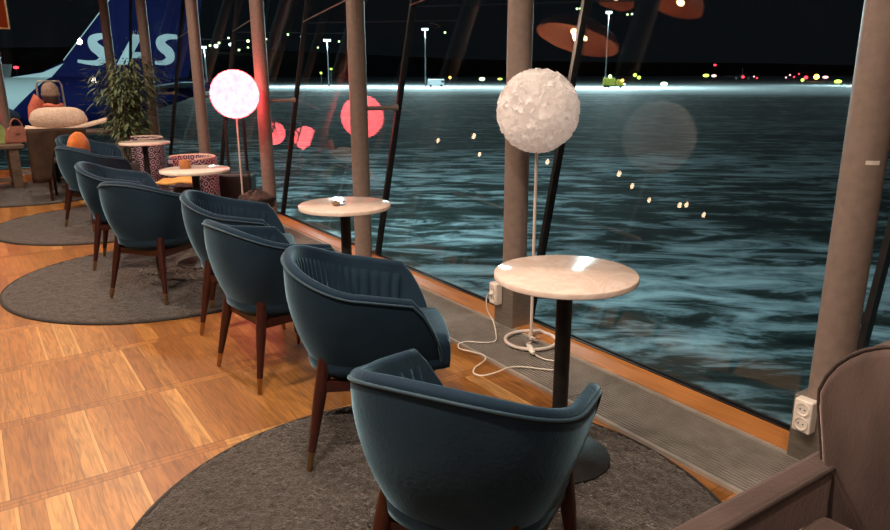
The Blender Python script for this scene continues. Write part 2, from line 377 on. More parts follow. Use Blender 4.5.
# windows: one tilted pane and its lower and side members per bay
def wpt(i, z, k=.125):
    p = offs(i, k); n = OUTN[i]; return Vector((p.x + n.x * TILT * z, p.y + n.y * TILT * z, z))
for i in range(len(COLS) - 1):
    a0, b0 = wpt(i, .02), wpt(i + 1, .02); a1, b1 = wpt(i, 3.68), wpt(i + 1, 3.68)
    n = Vector((OUTN[i].x + OUTN[i + 1].x, OUTN[i].y + OUTN[i + 1].y, 0)).normalized() * .008
    pane = MB().add([a0, b0, b1, a1, a0 + n, b0 + n, b1 + n, a1 + n], [(0, 1, 2, 3), (7, 6, 5, 4), (0, 4, 5, 1), (1, 5, 6, 2), (2, 6, 7, 3), (3, 7, 4, 0)])
    w = pane.build('window_%d' % (i + 1), 'glass'); tag(w, kind='structure')
    MB().bar(a0, a1, .024, .045, up=(OUTN[i].x, OUTN[i].y, 0)).build('mullion', 'mullion', w)
    MB().bar(a0, b0, .014, .014).build('bottom_rail', 'mullion', w)
    MB().bar(a1, b1, .06, .06).build('top_rail', 'mullion', w)
# handrail along the end glass
o = thing('handrail', 'taupe tubular handrail along the far glass wall behind the bench', 'handrail', (0, 0, 0))
hp = [(offs(i, -.03).x, offs(i, -.03).y, .57) for i in (7, 8, 9)]
MB().tube(hp, .045, 12).build('rail', 'column', o, smooth=True)
for i in (7, 8, 9):
    pass

# columns with base box, strut to the mullion and upper tie rod
clabs = ['taupe steel column just outside the right edge of the view', 'thick taupe steel column at right with a white sticker and a double socket box', 'taupe steel column behind the white ruffled globe lamp', 'taupe steel column behind the second round marble table',
         'taupe steel column washed pink beside the glowing pink lamp', 'taupe steel column left of the glowing pink lamp', 'taupe steel column just right of the leafy bamboo plant', 'taupe steel column rising behind the leafy bamboo plant',
         'pink-lit column at the far left behind the handbag bench', 'column of the far glass wall beyond the left edge of the view']
for i, (x, y) in enumerate(COLS):
    t = thing('steel_column', clabs[i], 'column', (x, y, 0), 0, 'columns along the glass wall')
    MB().lathe([(.067, .021), (.067, 3.68)], 36).build('shaft', 'column', t, smooth=True)
    n = OUTN[i]; rz = math.atan2(n.y, n.x)
    if i in (0, 1, 2): bb = MB().box(0, 0, .142, .155, .165, .255, rz).build('base_box', 'steel', t, bevel=.004)
    m = wpt(i, 1.17) - Vector((x, y, 0)); d = Vector((n.x, n.y, 0))
    s = MB().tube([d * .05 + Vector((0, 0, 1.17)), Vector((m.x, m.y, 1.17)) - d * .03], .0155, 12).build('strut', 'column', t, smooth=True)
    MB().tube([Vector((m.x, m.y, 1.17)) - d * .06, Vector((m.x, m.y, 1.17)) - d * .015], .025, 12, radii=[.017, .03]).build('clamp', 'column', s, smooth=True)
    if 1 < i < 6:
        e = wpt(i + 1, 1.93) - Vector((x, y, 0)) - d * .02
        MB().tube([d * .06 + Vector((0, 0, 2.0)), e], .006, 8).build('tie_rod', 'steel', t, smooth=True)
    if i == 1:
        a0 = -2.43
        vs = []
        for a in (-2.62, -2.30, -1.98):
            for z in (1.128, 1.142): vs.append((.0685 * math.cos(a), .0685 * math.sin(a), z))
        for a in (-2.62, -2.30, -1.98):
            for z in (1.128, 1.142): vs.append((.0665 * math.cos(a), .0665 * math.sin(a), z))
        st = MB().add(vs, [(0, 2, 3, 1), (2, 4, 5, 3), (6, 7, 9, 8), (8, 9, 11, 10), (0, 1, 7, 6), (4, 10, 11, 5)]).build('sticker', 'white', t); tag(st, 'small white paper sticker')

# double wall sockets on the base boxes
def socket(loc, rz, label):
    t = thing('power_socket', label, 'socket', loc, rz, 'double sockets on the column bases')
    MB().box(0, -.024, 0, .068, .044, .125).build('housing', 'white', t, bevel=.006)
    for z in (-.028, .028):
        f = MB().lathe([(.026, 0), (.026, .004), (.021, .004), (.019, .0012), (0, .0012)], 24, cap=False)
        f.v = [(a, -.046 - c, b + z) for a, b, c in f.v]
        r = f.build('outlet', 'white', t, smooth=True)
        h = MB()
        for sx in (-.0085, .0085): h.add([(sx + .003 * math.cos(k * PI / 4), -.0482, z + .003 * math.sin(k * PI / 4)) for k in range(8)] + [(sx + .003 * math.cos(k * PI / 4), -.047, z + .003 * math.sin(k * PI / 4)) for k in range(8)], [tuple(range(8))] + [(k, (k + 1) % 8, 8 + (k + 1) % 8, 8 + k) for k in range(8)])
        h.build('pin_holes', 'rubber', r)
    return t
socket((2.410, 1.190, .215), math.radians(-90), 'white double power socket on the box of the right-hand column')
socket((2.412, 3.02, .205), math.radians(-90), 'white double power socket under the near marble table with a plug in it')

# floor grille
g = thing('floor_grille', 'long grey aluminium heating grille sunk in the floor along the glass', 'grille', (0, 0, 0))
def gp(s0, s1, k):   # point along the facade between nodes
    i = int(s0); f = s0 - i; p = offs(i, k).lerp(offs(i + 1, k), f); return p
K0, K1 = -.435, -.075
strip_poly(K0, K1, 0, 8, .001, .004).build('pit', 'pit', g)
strip_poly(K0 - .014, K0 + .002, 0, 8, .001, .016).build('frame_rail', 'rail', g)
strip_poly(K1 - .002, K1 + .020, 0, 8, .001, .018).build('frame_rail', 'rail', g)
for seg in range(0, 16):
    s0, s1 = seg * .5 + .012, seg * .5 + .5 - .0
    i = int(seg * .5)
    mb = MB(); n = 21
    a_, b_ = seg * .5, seg * .5 + .5
    def P(s, k):
        j = min(int(s + 1e-6), len(COLS) - 2); f = s - j; return offs(j, k).lerp(offs(j + 1, k), f)
    for q in range(n):
        k = K0 + .008 + (K1 - K0 - .016) * q / (n - 1)
        pa, pb = P(a_ + .003, k), P(b_ - .004, k)
        mb.bar((pa.x, pa.y, .009), (pb.x, pb.y, .009), .0078, .009)
    pa, pb = P(b_ - .004, K0), P(b_ - .004, K1)
    mb.bar((pa.x, pa.y, .0095), (pb.x, pb.y, .0095), .006, .010)
    mb.build('grille_panel', 'grille', g)

# ------------------------------------------------------------------ rugs
def rug(x, y, r, label, cell=.016):
    t = thing('round_rug', label, 'rug', (x, y, 0), 0, 'round taupe rugs under the tables')
    mb = MB(); rings = int(r / cell); vs = [(0, 0, .016)]; fs = []
    nseg = int(2 * PI * r / cell / 1.6)
    for i in range(1, rings + 1):
        rr = (r - .012) * i / rings
        for k in range(nseg):
            a = 2 * PI * (k + .5 * (i % 2)) / nseg
            z = .017 + random.uniform(-.008, .007) if i < rings else .006
            vs.append((rr * math.cos(a) + random.uniform(-.004, .004) * (i < rings), rr * math.sin(a) + random.uniform(-.004, .004) * (i < rings), z))
    for k in range(nseg): fs.append((0, 1 + k, 1 + (k + 1) % nseg))
    for i in range(rings - 1):
        for k in range(nseg):
            a, b = 1 + i * nseg + k, 1 + i * nseg + (k + 1) % nseg; fs.append((a, a + nseg, b + nseg, b))
    mb.add(vs, fs).build('pile', 'rug', t, smooth=True, auto=False)
    MB().lathe([(r - .016, .001), (r, .001), (r + .002, .006), (r - .002, .012), (r - .016, .013)], 120, cap=False).build('edge_binding', 'rugedge', t, smooth=True)
    return t
rug(1.045, 1.60, .985, 'large round taupe shag rug under the nearest table and chair', .0105)
rug(1.05, 5.22, 1.03, 'round taupe shag rug under the table with the wooden cup', .016)
rug(1.03, 7.60, 1.0, 'round taupe shag rug under the farthest blue armchairs', .024)
rug(.60, 10.10, 1.03, 'dark round shag rug under the coat chair at far left', .03)

# ------------------------------------------------------------------ blue armchair
ZB = .315
def plan_columns():
    pts = []
    for q in range(6):                     # sloping front edge of the arm
        f = q / 6; pts.append((.222 + .034 * f, .318 - .158 * f, .385 + .232 * f))
    for q in range(4):
        f = q / 4; pts.append((.257 + .009 * f, .150 - .150 * f, .619 + .026 * f))
    K = 16
    for q in range(K + 1):
        a = PI / 2 * q / K; e = 2 / 2.35
        x = .266 * (math.cos(a) ** e if math.cos(a) > 1e-6 else 0); y = -.255 * (math.sin(a) ** e if a > 0 else 0)
        pts.append((x, y, .645 + .094 * (math.sin(a) ** 1.3)))
    L_ = [(-x, y, z) for x, y, z in pts[:-1]][::-1]
    return pts + L_
PC = plan_columns()
def sc_(z):
    t = min(1, max(0, (z - ZB) / .34)); return 1 - .34 * (1 - t) ** 2.0
NRM = []
for i in range(len(PC)):
    a = PC[max(i - 1, 0)]; b = PC[min(i + 1, len(PC) - 1)]; d = Vector((b[0] - a[0], b[1] - a[1])).normalized(); NRM.append(Vector((d.y, -d.x)))
for i in range(len(PC)):
    if NRM[i].dot(Vector((PC[i][0], PC[i][1] - .03))) < 0: NRM[i] = -NRM[i]
def shell_pt(i, z, inset=0.0):
    x, y, zt = PC[i]; s = sc_(z); n = NRM[i]
    return Vector((x * s - n.x * inset, .03 + (y - .03) * s - n.y * inset, z))
def shell_mesh():
    mb = MB(); vs = []; fs = []; NR = 10; TH = .031; n = None
    for i, (x, y, zt) in enumerate(PC):
        col = []
        th = TH
        zr = zt - th / 2
        for r in range(NR + 1): col.append(shell_pt(i, ZB + (zr - ZB) * r / NR))
        for k in range(1, 6):
            a = PI * k / 6; p = shell_pt(i, zr, th / 2 - th / 2 * math.cos(a)); p.z = zr + th / 2 * math.sin(a); col.append(p)
        zi = min(.36, zr - .01)
        for r in range(5): col.append(shell_pt(i, zr + (zi - zr) * r / 4, th))
        n = len(col); vs += col
    for i in range(len(PC) - 1):
        for k in range(n - 1): fs.append((i * n + k, (i + 1) * n + k, (i + 1) * n + k + 1, i * n + k + 1))
    fs.append(tuple(range(n))); fs.append(tuple(range((len(PC) - 1) * n, len(PC) * n))[::-1])
    # underside
    fs.append(tuple(i * n for i in range(len(PC))))
    return mb.add(vs, fs)
def make_chair(label):
    t = thing('tub_armchair', label, 'armchair', group='blue velvet tub armchairs along the glass wall')
    sh = shell_mesh().build('shell', 'velvet', t, smooth=True, auto=False)
    pp = [shell_pt(i, PC[i][2] - .020, -.002) for i in range(len(PC))]
    MB().tube(pp, .0042, 8).build('piping', 'piping', sh, smooth=True)
    # ribbed lining of the back
    i0, i1 = 6, len(PC) - 7; vs = []; fs = []; S = 6; rows = 9; cols = []
    for i in range(i0, i1):
        for q in range(S):
            f = q / S; cols.append((i, f))
    for ci, (i, f) in enumerate(cols):
        rib = abs(math.sin(PI * ci / 6.5)) ** .6
        for r in range(rows):
            zt = PC[i][2] * (1 - f) + PC[i + 1][2] * f; z = .40 + (zt - .034 - .40) * r / (rows - 1)
            e = math.sin(PI * (r + .0) / (rows - 1)) ** .35 if 0 < r < rows - 1 else 0
            ins = .027 + .005 * e + .012 * rib * e
            vs.append(shell_pt(i, z, ins).lerp(shell_pt(i + 1, z, ins), f))
    for c in range(len(cols) - 1):
        for r in range(rows - 1): fs.append((c * rows + r, (c + 1) * rows + r, (c + 1) * rows + r + 1, c * rows + r + 1))
    MB().add(vs, fs).build('ribbed_lining', 'velvet', t, smooth=True, auto=False)
    # seat cushion
    base = [(p.x, p.y) for p in (shell_pt(i, .45, .028) for i in range(len(PC)))]
    nf = 8; a, b = base[-1], base[0]
    for q in range(1, nf):
        f = q / nf; base.append((a[0] + (b[0] - a[0]) * f, a[1] + (b[1] - a[1]) * f + .012 * math.sin(PI * f) ** .6))
    ctr = (0, .04); prof = [(.93, .335), (.99, .345), (1.0, .365), (1.0, .415), (.985, .437), (.94, .452), (.6, .462), (.2, .466)]
    mb = MB(); vs = []; n = len(base)
    for s, z in prof: vs += [(ctr[0] + (x - ctr[0]) * s, ctr[1] + (y - ctr[1]) * s, z) for x, y in base]
    fs = [(j * n + k, j * n + (k + 1) % n, (j + 1) * n + (k + 1) % n, (j + 1) * n + k) for j in range(len(prof) - 1) for k in range(n)]
    fs.append(tuple(range(n))[::-1]); fs.append(tuple(range((len(prof) - 1) * n, len(prof) * n)))
    mb.add(vs, fs).build('seat_cushion', 'velvet', t, smooth=True)
    mb = MB()
    for p, q in (((-.165, -.13), (.165, -.13)), ((-.165, .19), (.165, .19)), ((-.165, -.13), (-.165, .19)), ((.165, -.13), (.165, .19))):
        mb.bar((p[0], p[1], .300), (q[0], q[1], .300), .03, .036)
    mb.build('under_frame', 'legwood', t)
    for sx in (-1, 1):
        for (tx, ty, bx, by) in ((.148, -.128, .204, -.196), (.165, .180, .202, .212)):
            top = Vector((sx * tx, ty, .40)); bot = Vector((sx * bx, by, .003)); f = .17
            mid = bot.lerp(top, f)
            lg = MB().tube([mid, bot.lerp(top, .6), top], .02, 14, radii=[.0125, .0205, .0225]).build('leg', 'legwood', t, smooth=True)
            MB().tube([bot, mid], .012, 14, radii=[.0085, .0127]).build('brass_tip', 'brass', lg, smooth=True)
    return t
chairs = [   # centre, facing, label
    ((.944, 1.277), (.87, .49), 'nearest blue velvet tub armchair, its curved back filling the lower foreground'),
    ((1.156, 2.27), (.89, -.45), 'blue velvet tub armchair at the far side of the nearest marble table'),
    ((1.13, 3.17), (.99, .13), 'blue velvet tub armchair third from the front on the bare oak floor'),
    ((1.222, 3.965), (.92, -.39), 'blue velvet tub armchair fourth from the front, half behind the third'),
    ((.935, 4.78), (.80, .60), 'blue velvet tub armchair fifth from the front, back square to the view'),
    ((.92, 5.77), (.95, -.30), 'blue velvet tub armchair sixth from the front, at the edge of two rugs'),
    ((.96, 7.40), (.90, .43), 'blue velvet tub armchair seventh from the front on the far rug'),
    ((1.08, 8.50), (.75, -.66), 'farthest blue velvet tub armchair with an orange cushion in it'),
]
c0 = None
for (p, f, lab) in chairs:
    z = .0
    for (rx, ry, rr) in ((1.055, 1.60, 1.0), (1.05, 5.22, 1.03), (1.03, 7.6, 1.0)):
        if math.hypot(p[0] - rx, p[1] - ry) < rr + .12: z = .012
    if c0 is None:
        c0 = make_chair(lab); c0.scale = (1.075, 1.12, 1.065); c0.location = (p[0], p[1], z); c0.rotation_euler = (0, 0, place(f))
    else: dup(c0, (p[0], p[1], z), place(f), lab)

# ------------------------------------------------------------------ tables
def make_table(label):
    t = thing('round_table', label, 'table', group='round marble tables along the glass wall')
    MB().lathe([(.249, .708), (.253, .711), (.253, .727), (.250, .730)], 72).build('tabletop', 'marble', t, smooth=True)
    MB().lathe([(.0, .698), (.13, .698), (.13, .708), (0, .708)], 32, cap=False).build('top_plate', 'blackmetal', t, smooth=True)
    MB().lathe([(.0285, .02), (.0285, .70)], 32).build('column', 'blackmetal', t, smooth=True)
    MB().lathe([(.192, .002), (.195, .005), (.195, .012), (.188, .016), (.04, .020), (.0286, .024)], 64).build('base_disc', 'blackmetal', t, smooth=True)
    return t
t0 = make_table('nearest round marble-topped table on a black pedestal, on the big rug')
t0.location = (1.685, 1.735, .012)
dup(t0, (1.675, 3.47, 0), 1.1, 'second round marble-topped table, a dry brown leaf on its top')
dup(t0, (1.385, 5.40, .012), 2.2, 'round marble-topped table with a small wooden cup on it')
dup(t0, (1.55, 7.95, .012), 3.0, 'farthest round marble-topped table, beside a ring-patterned stool')
# dry leaf on table two
vs = []; fs = []
for i in range(9):
    f = i / 8; w = .030 * math.sin(PI * f) ** .7 + .001
    for j in (-1, -.4, .4, 1):
        vs.append((-.06 + .12 * f, w * j * (1 + .25 * math.sin(9 * f)), .004 + .014 * abs(j) * math.sin(PI * f) + .006 * math.sin(7 * f) ** 2))
for i in range(8):
    for j in range(3): fs.append((4 * i + j, 4 * i + j + 1, 4 * i + 5 + j, 4 * i + 4 + j))
o = MB().add(vs, fs).build('dry_leaf', 'leafdry', smooth=True); o.location = (1.64, 3.475, .7305); o.rotation_euler = (0, 0, .75)
s = o.modifiers.new('s', 'SOLIDIFY'); s.thickness = .0015
tag(o, 'curled dry brown leaf lying on the second marble table', 'leaf')
# wooden cup
t = thing('wooden_cup', 'small orange-brown wooden cup on the third marble table', 'cup', tuple((1.335, 5.475, .742)))
MB().lathe([(.036, 0), (.040, .004), (.041, .058), (.039, .062), (.035, .060), (.033, .012), (0, .010)], 32, cap=False).build('bowl', 'cupwood', t, smooth=True)
MB().lathe([(0, .014), (.032, .014), (.031, .044), (.0, .046)], 24, cap=False).build('wax_fill', 'cream', t, smooth=True)

# ------------------------------------------------------------------ ruffled globe lamps
def globe_mesh(r, n=620):
    mb = MB(); ga = PI * (3 - math.sqrt(5)); rnd = random.Random(5)
    mb.ball((0, 0, 0), r * .88, 32, 20)
    for k in range(n):
        zc = 1 - 2 * (k + .5) / n; rho = math.sqrt(1 - zc * zc); a = ga * k
        d = Vector((rho * math.cos(a), rho * math.sin(a), zc))
        u = d.cross(Vector((0, 0, 1)) if abs(d.z) < .95 else Vector((1, 0, 0))).normalized(); w = d.cross(u)
        th = rnd.uniform(0, 2 * PI); u2 = u * math.cos(th) + w * math.sin(th); w2 = d.cross(u2)
        sz = r * rnd.uniform(.10, .15); vs = []; fs = []; NU, NV = 6, 4
        ph = rnd.uniform(0, 6)
        for i in range(NU + 1):
            for j in range(NV + 1):
                x = (i / NU - .5) * 2; y = j / NV
                hgt = r * .85 + y * r * .165 + .012 * r * math.sin(3 * x + ph)
                side = (math.sin(2.6 * x + ph) * .45) * y
                q = d * hgt + u2 * (x * sz * (.75 + .35 * y)) + w2 * (side * sz + (y * y) * sz * .8 - .3 * sz)
                vs.append(q)
        for i in range(NU):
            for j in range(NV): p = i * (NV + 1) + j; fs.append((p, p + NV + 1, p + NV + 2, p + 1))
        mb.add(vs, fs)
    return mb
def lamp(loc, mat, label, r_=.212, zc=1.245):
    t = thing('globe_lamp', label, 'lamp', loc, 0, 'ruffled globe floor lamps')
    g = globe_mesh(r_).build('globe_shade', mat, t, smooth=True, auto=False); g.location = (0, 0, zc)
    MB().tube([(0, 0, .012), (0, 0, zc - .15)], .0085, 12).build('pole', 'whitemetal', t, smooth=True)
    pts = []
    for k in range(54):
        a = 2 * PI * k / 46 + .6; rr = .138 if k < 44 else .138 - .020 * (k - 44)
        pts.append((rr * math.cos(a), rr * math.sin(a), .011 + (.016 if k > 44 else 0)))
    MB().tube(pts + [(0, 0, .018)], .0095, 10).build('ring_base', 'whitemetal', t, smooth=True)
    return t
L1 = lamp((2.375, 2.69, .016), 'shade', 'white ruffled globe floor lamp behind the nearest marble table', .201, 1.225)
L2 = lamp((2.16, 6.74, .0), 'pink', 'glowing pink ruffled globe floor lamp beside the black luggage', .218)
pl = bearing(-30, 88, 10.3)
L3 = lamp((pl.x, pl.y, .0), 'pink', 'glowing pink ruffled globe floor lamp at the left edge of the view')

# lamp cable, switch and plug
def floor_pt(px, py, z=.022):
    r = CF + CR * ((px - 445) / FPX) + CU * ((265 - py) / FPX); k = (z - EYE) / r.z; return Vector((0, 0, EYE)) + r * k
cab = thing('lamp_cable', 'white twisted cable running from the socket across the grille to the lamp', 'cable', (0, 0, 0))
pts = [(2.376, 3.03, .205), (2.362, 3.05, .20), (2.352, 3.06, .17), (2.352, 3.05, .10), (2.355, 3.0, .05)]
fpx = [(496, 334), (495, 341), (484, 342.5), (467, 341.5), (459, 344), (459.5, 348.5), (471, 351.5), (483, 355), (485, 360), (475, 367.5), (474, 373.5), (484, 375.5), (497, 372), (509, 367.5), (525, 367), (541, 369), (556, 370), (566, 368), (569, 364), (561, 361.5), (548, 360), (539, 357), (533, 352.5), (527, 345), (531, 342)]
pts += [tuple(floor_pt(*q)) for q in fpx]
def smooth_path(P, n=5):
    P = [Vector(p) for p in P]; out = []
    for i in range(len(P) - 1):
        a, b, c, d = P[max(i - 1, 0)], P[i], P[i + 1], P[min(i + 2, len(P) - 1)]
        for k in range(n):
            t = k / n; out.append(.5 * ((2 * b) + (c - a) * t + (2 * a - 5 * b + 4 * c - d) * t * t + (3 * b - a - 3 * c + d) * t ** 3))
    return out + [P[-1]]
MB().tube(smooth_path(pts), .0036, 8).build('cord', 'white', cab, smooth=True)
sp, sq = floor_pt(533.5, 353.5, .034), floor_pt(528.5, 345.5, .034)
MB().tube([sp, sp.lerp(sq, .2), sp.lerp(sq, .8), sq], .015, 12, radii=[.008, .016, .016, .008]).build('switch', 'white', cab, smooth=True)
MB().tube([(2.385, 3.02, .205), (2.362, 3.03, .205), (2.350, 3.03, .200)], .012, 12, radii=[.019, .015, .006]).build('plug', 'white', cab, smooth=True)

# ------------------------------------------------------------------ brown armchair
t = thing('lounge_armchair', 'large brown velvet armchair with piped edges in the lower right corner', 'armchair', (1.30, .36, 0), 0)
def cushion(x0, x1, y0, y1, z0, z1, bev, name, mat='brown', shear=0, par=t):
    m = MB().box((x0 + x1) / 2 - 1.30, (y0 + y1) / 2 - .36, (z0 + z1) / 2, x1 - x0, y1 - y0, z1 - z0)
    if shear: m.v = [(x + shear * max(0, z - .30), y, z) for x, y, z in m.v]
    return m.build(name, mat, par, smooth=True, bevel=bev)
def round_panel(x0, th, y0, y1, z0, z1, rc, name, mat, shear):
    pol = []
    for cy, cz, a0 in ((y1 - rc, z1 - rc, 0), (y0 + rc, z1 - rc, PI / 2), (y0 + .02, z0 + .02, PI), (y1 - .02, z0 + .02, 1.5 * PI)):
        rr = rc if cz > .5 else .02
        for k in range(9):
            a = a0 + PI / 2 * k / 8; pol.append((cy + rr * math.cos(a), cz + rr * math.sin(a)))
    pol = [(y - max(0, .70 - z) * .20 if y > .3 else y, z) for y, z in pol]
    n = len(pol); vs = []; cyy = (y0 + y1) / 2; czz = (z0 + z1) / 2
    lay = [(0.0, .90), (.012, .97), (.035, 1.0), (th - .035, 1.0), (th - .012, .975), (th, .92)]
    for d, s in lay:
        vs += [(x0 + d + shear * (z - z0) - 1.30, cyy + (y - cyy) * (1 - (1 - s) * .5) - .36, czz + (z - czz) * (1 - (1 - s) * .5)) for y, z in pol]
    fs = [(j * n + k, j * n + (k + 1) % n, (j + 1) * n + (k + 1) % n, (j + 1) * n + k) for j in range(len(lay) - 1) for k in range(n)] + [tuple(range(n))[::-1], tuple(range((len(lay) - 1) * n, len(lay) * n))]
    o = MB().add(vs, fs).build(name, mat, t, smooth=True, auto=False)
    ed = [(x0 + .02 + shear * (z - z0) - 1.30, y - .36, z) for y, z in pol]
    return o, ed
bk, ed = round_panel(1.55, .17, -.10, .762, .28, .865, .20, 'backrest', 'brown', .0)
MB().tube(ed, .005, 8, closed=True).build('piping', 'browndark', bk, smooth=True)
cushion(.86, 1.53, .030, .695, .28, .435, .03, 'seat_cushion')
for y0, y1 in ((.692, .765), (-.08, .03)):
    a = cushion(.88, 1.62, y0, y1, .16, .535, .018, 'arm')
    e = y0 - .36 if y0 > 0 else y1 - .36
    MB().tube([(.885 - 1.30, e, .20), (.885 - 1.3, e, .527), (.90 - 1.3, e, .537), (1.56 - 1.3, e, .537)], .005, 8).build('piping', 'browndark', a, smooth=True)
cushion(.90, 1.62, .02, .72, .15, .30, .015, 'seat_base')
for lx in (.95, 1.62):
    for ly in (.05, .59):
        MB().tube([(lx - 1.3, ly - .36, 0), (lx - 1.3, ly - .36, .16)], .02, 14, radii=[.014, .022]).build('leg', 'legwood', t, smooth=True)

# ------------------------------------------------------------------ ring-patterned stools, luggage, small things by the glass
def tub(loc, rz, label, hb):
    t = thing('patterned_tub_chair', label, 'chair', loc, rz, 'ring-patterned tub chairs by the glass')
    R_, r_ = .24, .19
    vs = []; fs = []; n = 30
    for k in range(n + 1):
        a = math.radians(-115) + math.radians(230) * k / n; c, s = math.cos(a), math.sin(a)
        for rr, z in ((R_ - .01, .06), (R_, .12), (R_, hb - .03), (R_ - .012, hb), (r_ + .012, hb), (r_, hb - .03), (r_, .34)): vs.append((rr * c, rr * s, z))
    for k in range(n):
        for j in range(7): fs.append((7 * k + j, 7 * k + (j + 1) % 7, 7 * k + 7 + (j + 1) % 7, 7 * k + 7 + j))
    fs += [tuple(range(7))[::-1], tuple(range(7 * n, 7 * n + 7))]
    sh = MB().add(vs, fs).build('shell', 'ringprint', t, smooth=True)
    MB().tube([((R_ - .02) * math.cos(math.radians(-115 + 230 * k / 24)), (R_ - .02) * math.sin(math.radians(-115 + 230 * k / 24)), hb) for k in range(25)], .012, 8).build('rim_piping', 'cream', sh, smooth=True)
    MB().lathe([(.18, .06), (.19, .08), (.188, .38), (.17, .405), (0.0, .41)], 36, cap=False).build('seat', 'jacket', t, smooth=True)
    MB().lathe([(.15, 0), (.17, .01), (.17, .06), (.1, .06)], 30).build('plinth', 'legwood', t, smooth=True)
    return t
tub((1.74, 6.90, .0), math.radians(20), 'tub chair in white ring-patterned fabric behind the table with the wooden cup', .665)
tub((1.74, 9.02, .0), math.radians(0), 'tub chair in white ring-patterned fabric behind the farthest marble table', .70)
# ochre jacket on the stool
vs = []; fs = []
for i in range(13):
    for j in range(9):
        x = -.17 + .34 * i / 12; y = -.13 + .26 * j / 8
        vs.append((x, y, .035 * math.exp(-8 * (x * x + y * y) * 2) + .012 * math.sin(19 * x + 5 * y) + .012 * math.sin(23 * y) + .022))
for i in range(12):
    for j in range(8): p = i * 9 + j; fs.append((p, p + 9, p + 10, p + 1))
o = MB().add(vs, fs).build('folded_jacket', 'yellow', smooth=True, auto=False); o.location = (1.56, 6.70, .425); o.rotation_euler = (0, 0, -.7)
s = o.modifiers.new('s', 'SOLIDIFY'); s.thickness = .02
tag(o, 'ochre yellow jacket lying on the ring-patterned chair behind the third table', 'jacket')
# suitcase with pulled-out handle
def suitcase(loc, rz, label, h=.40, hh=.97):
    t = thing('suitcase', label, 'suitcase', loc, rz)
    MB().box(0, 0, .05 + h / 2, .24, .36, h).build('case', 'blackmetal', t, bevel=.03)
    m = MB().tube([(-.10, -.095, h), (-.10, -.095, hh), (-.10, .095, hh), (-.10, .095, h)], .017, 10); m.build('trolley_handle', 'blackmetal', t, smooth=True)
    for y in (-.14, .14):
        for x in (-.08, .08): MB().tube([(x - .012, y, .026), (x + .012, y, .026)], .026, 14).build('wheel', 'rubber', t, smooth=True)
    return t
suitcase((2.25, 7.20, .0), math.radians(-124), 'black suitcase with tall pulled-out handle standing behind the pink lamp')
ms = MB()
rnd = random.Random(3)
def lump(rx, ry, rz, nu=40, nv=22, amp=.06, seed=1):
    r = random.Random(seed); ph = [r.uniform(0, 6) for _ in range(6)]; vs = []; fs = []
    for j in range(nv + 1):
        t_ = PI * j / nv
        for i in range(nu):
            a = 2 * PI * i / nu; k = 1 + amp * (math.sin(3 * a + ph[0] + 2 * t_) + math.sin(5 * a + ph[1]) * .6 + math.sin(4 * t_ * 2 + ph[2] + a) * .6) + r.uniform(-amp, amp) * .25
            vs.append((rx * k * math.sin(t_) * math.cos(a), ry * k * math.sin(t_) * math.sin(a), max(-rz * .82, -rz * k * math.cos(t_)) + rz * .82))
    for j in range(nv):
        for i in range(nu): fs.append((j * nu + i, j * nu + (i + 1) % nu, (j + 1) * nu + (i + 1) % nu, (j + 1) * nu + i))
    return MB().add(vs, fs)
t = thing('duffel_bag', 'black duffel bag standing by the glass with a dark fur coat over it', 'bag', (2.04, 6.02, .0), math.radians(70))
MB().box(0, 0, .13, .36, .22, .26).build('body', 'blackmetal', t, bevel=.05)
MB().tube([(-.10, .112, .18), (-.09, .128, .06), (.09, .128, .06), (.10, .112, .18)], .010, 8).build('strap', 'rubber', t, smooth=True)
o = lump(.20, .15, .095, amp=.10, seed=9).build('fur_coat', 'fur', smooth=True, auto=False); o.location = (2.04, 6.02, .262); o.rotation_euler = (0, 0, math.radians(60))
tag(o, 'bundled dark fur coat heaped on the black duffel bag', 'coat')

# ------------------------------------------------------------------ bamboo plant
P0 = Vector((1.80, 10.12, 0))
t = thing('potted_bamboo', 'tall leafy bamboo plant in a dark pot by the far glass', 'plant', tuple(P0))
MB().lathe([(.15, 0), (.19, .30), (.20, .36), (.18, .36), (.17, .30), (0, .30)], 32, cap=False).build('pot', 'pot', t, smooth=True)
rnd = random.Random(11)
leaves = MB(); tips = []
for k in range(11):
    a = rnd.uniform(0, 2 * PI); r0 = rnd.uniform(.02, .10); r1 = rnd.uniform(.04, .20); h = rnd.uniform(1.05, 1.72)
    b = Vector((r0 * math.cos(a), r0 * math.sin(a), .28)); e = Vector((r1 * math.cos(a), r1 * math.sin(a), h))
    MB().tube([b, b.lerp(e, .5) + Vector((rnd.uniform(-.02, .02), rnd.uniform(-.02, .02), 0)), e], .014, 8, radii=[.016, .013, .006]).build('cane', 'stem', t, smooth=True)
    tips.append((b, e))
for k in range(3000):
    b, e = rnd.choice(tips); f = rnd.uniform(.40, 1.05); c = b.lerp(e, f)
    a = rnd.uniform(0, 2 * PI); z = c.z
    spread = .34 if z > 1.12 else .20 if z < .95 else .16
    if .82 < z < 1.06 and rnd.random() < .55: continue
    d = rnd.uniform(.05, 1) ** .7 * spread
    c = c + Vector((d * math.cos(a), d * math.sin(a), rnd.uniform(-.10, .10) - .10 * d))
    dr = Vector((math.cos(a + rnd.uniform(-.7, .7)), math.sin(a + rnd.uniform(-.7, .7)), rnd.uniform(-1.1, .3))).normalized()
    ln = rnd.uniform(.09, .16); w = dr.cross(Vector((0, 0, 1))).normalized() * rnd.uniform(.011, .018); dn = Vector((0, 0, -.012))
    leaves.add([c, c + dr * ln * .4 + w, c + dr * ln + dn, c + dr * ln * .4 - w, ], [(0, 1, 2), (0, 2, 3)])
leaves.build('foliage', 'leaf', t, auto=False)

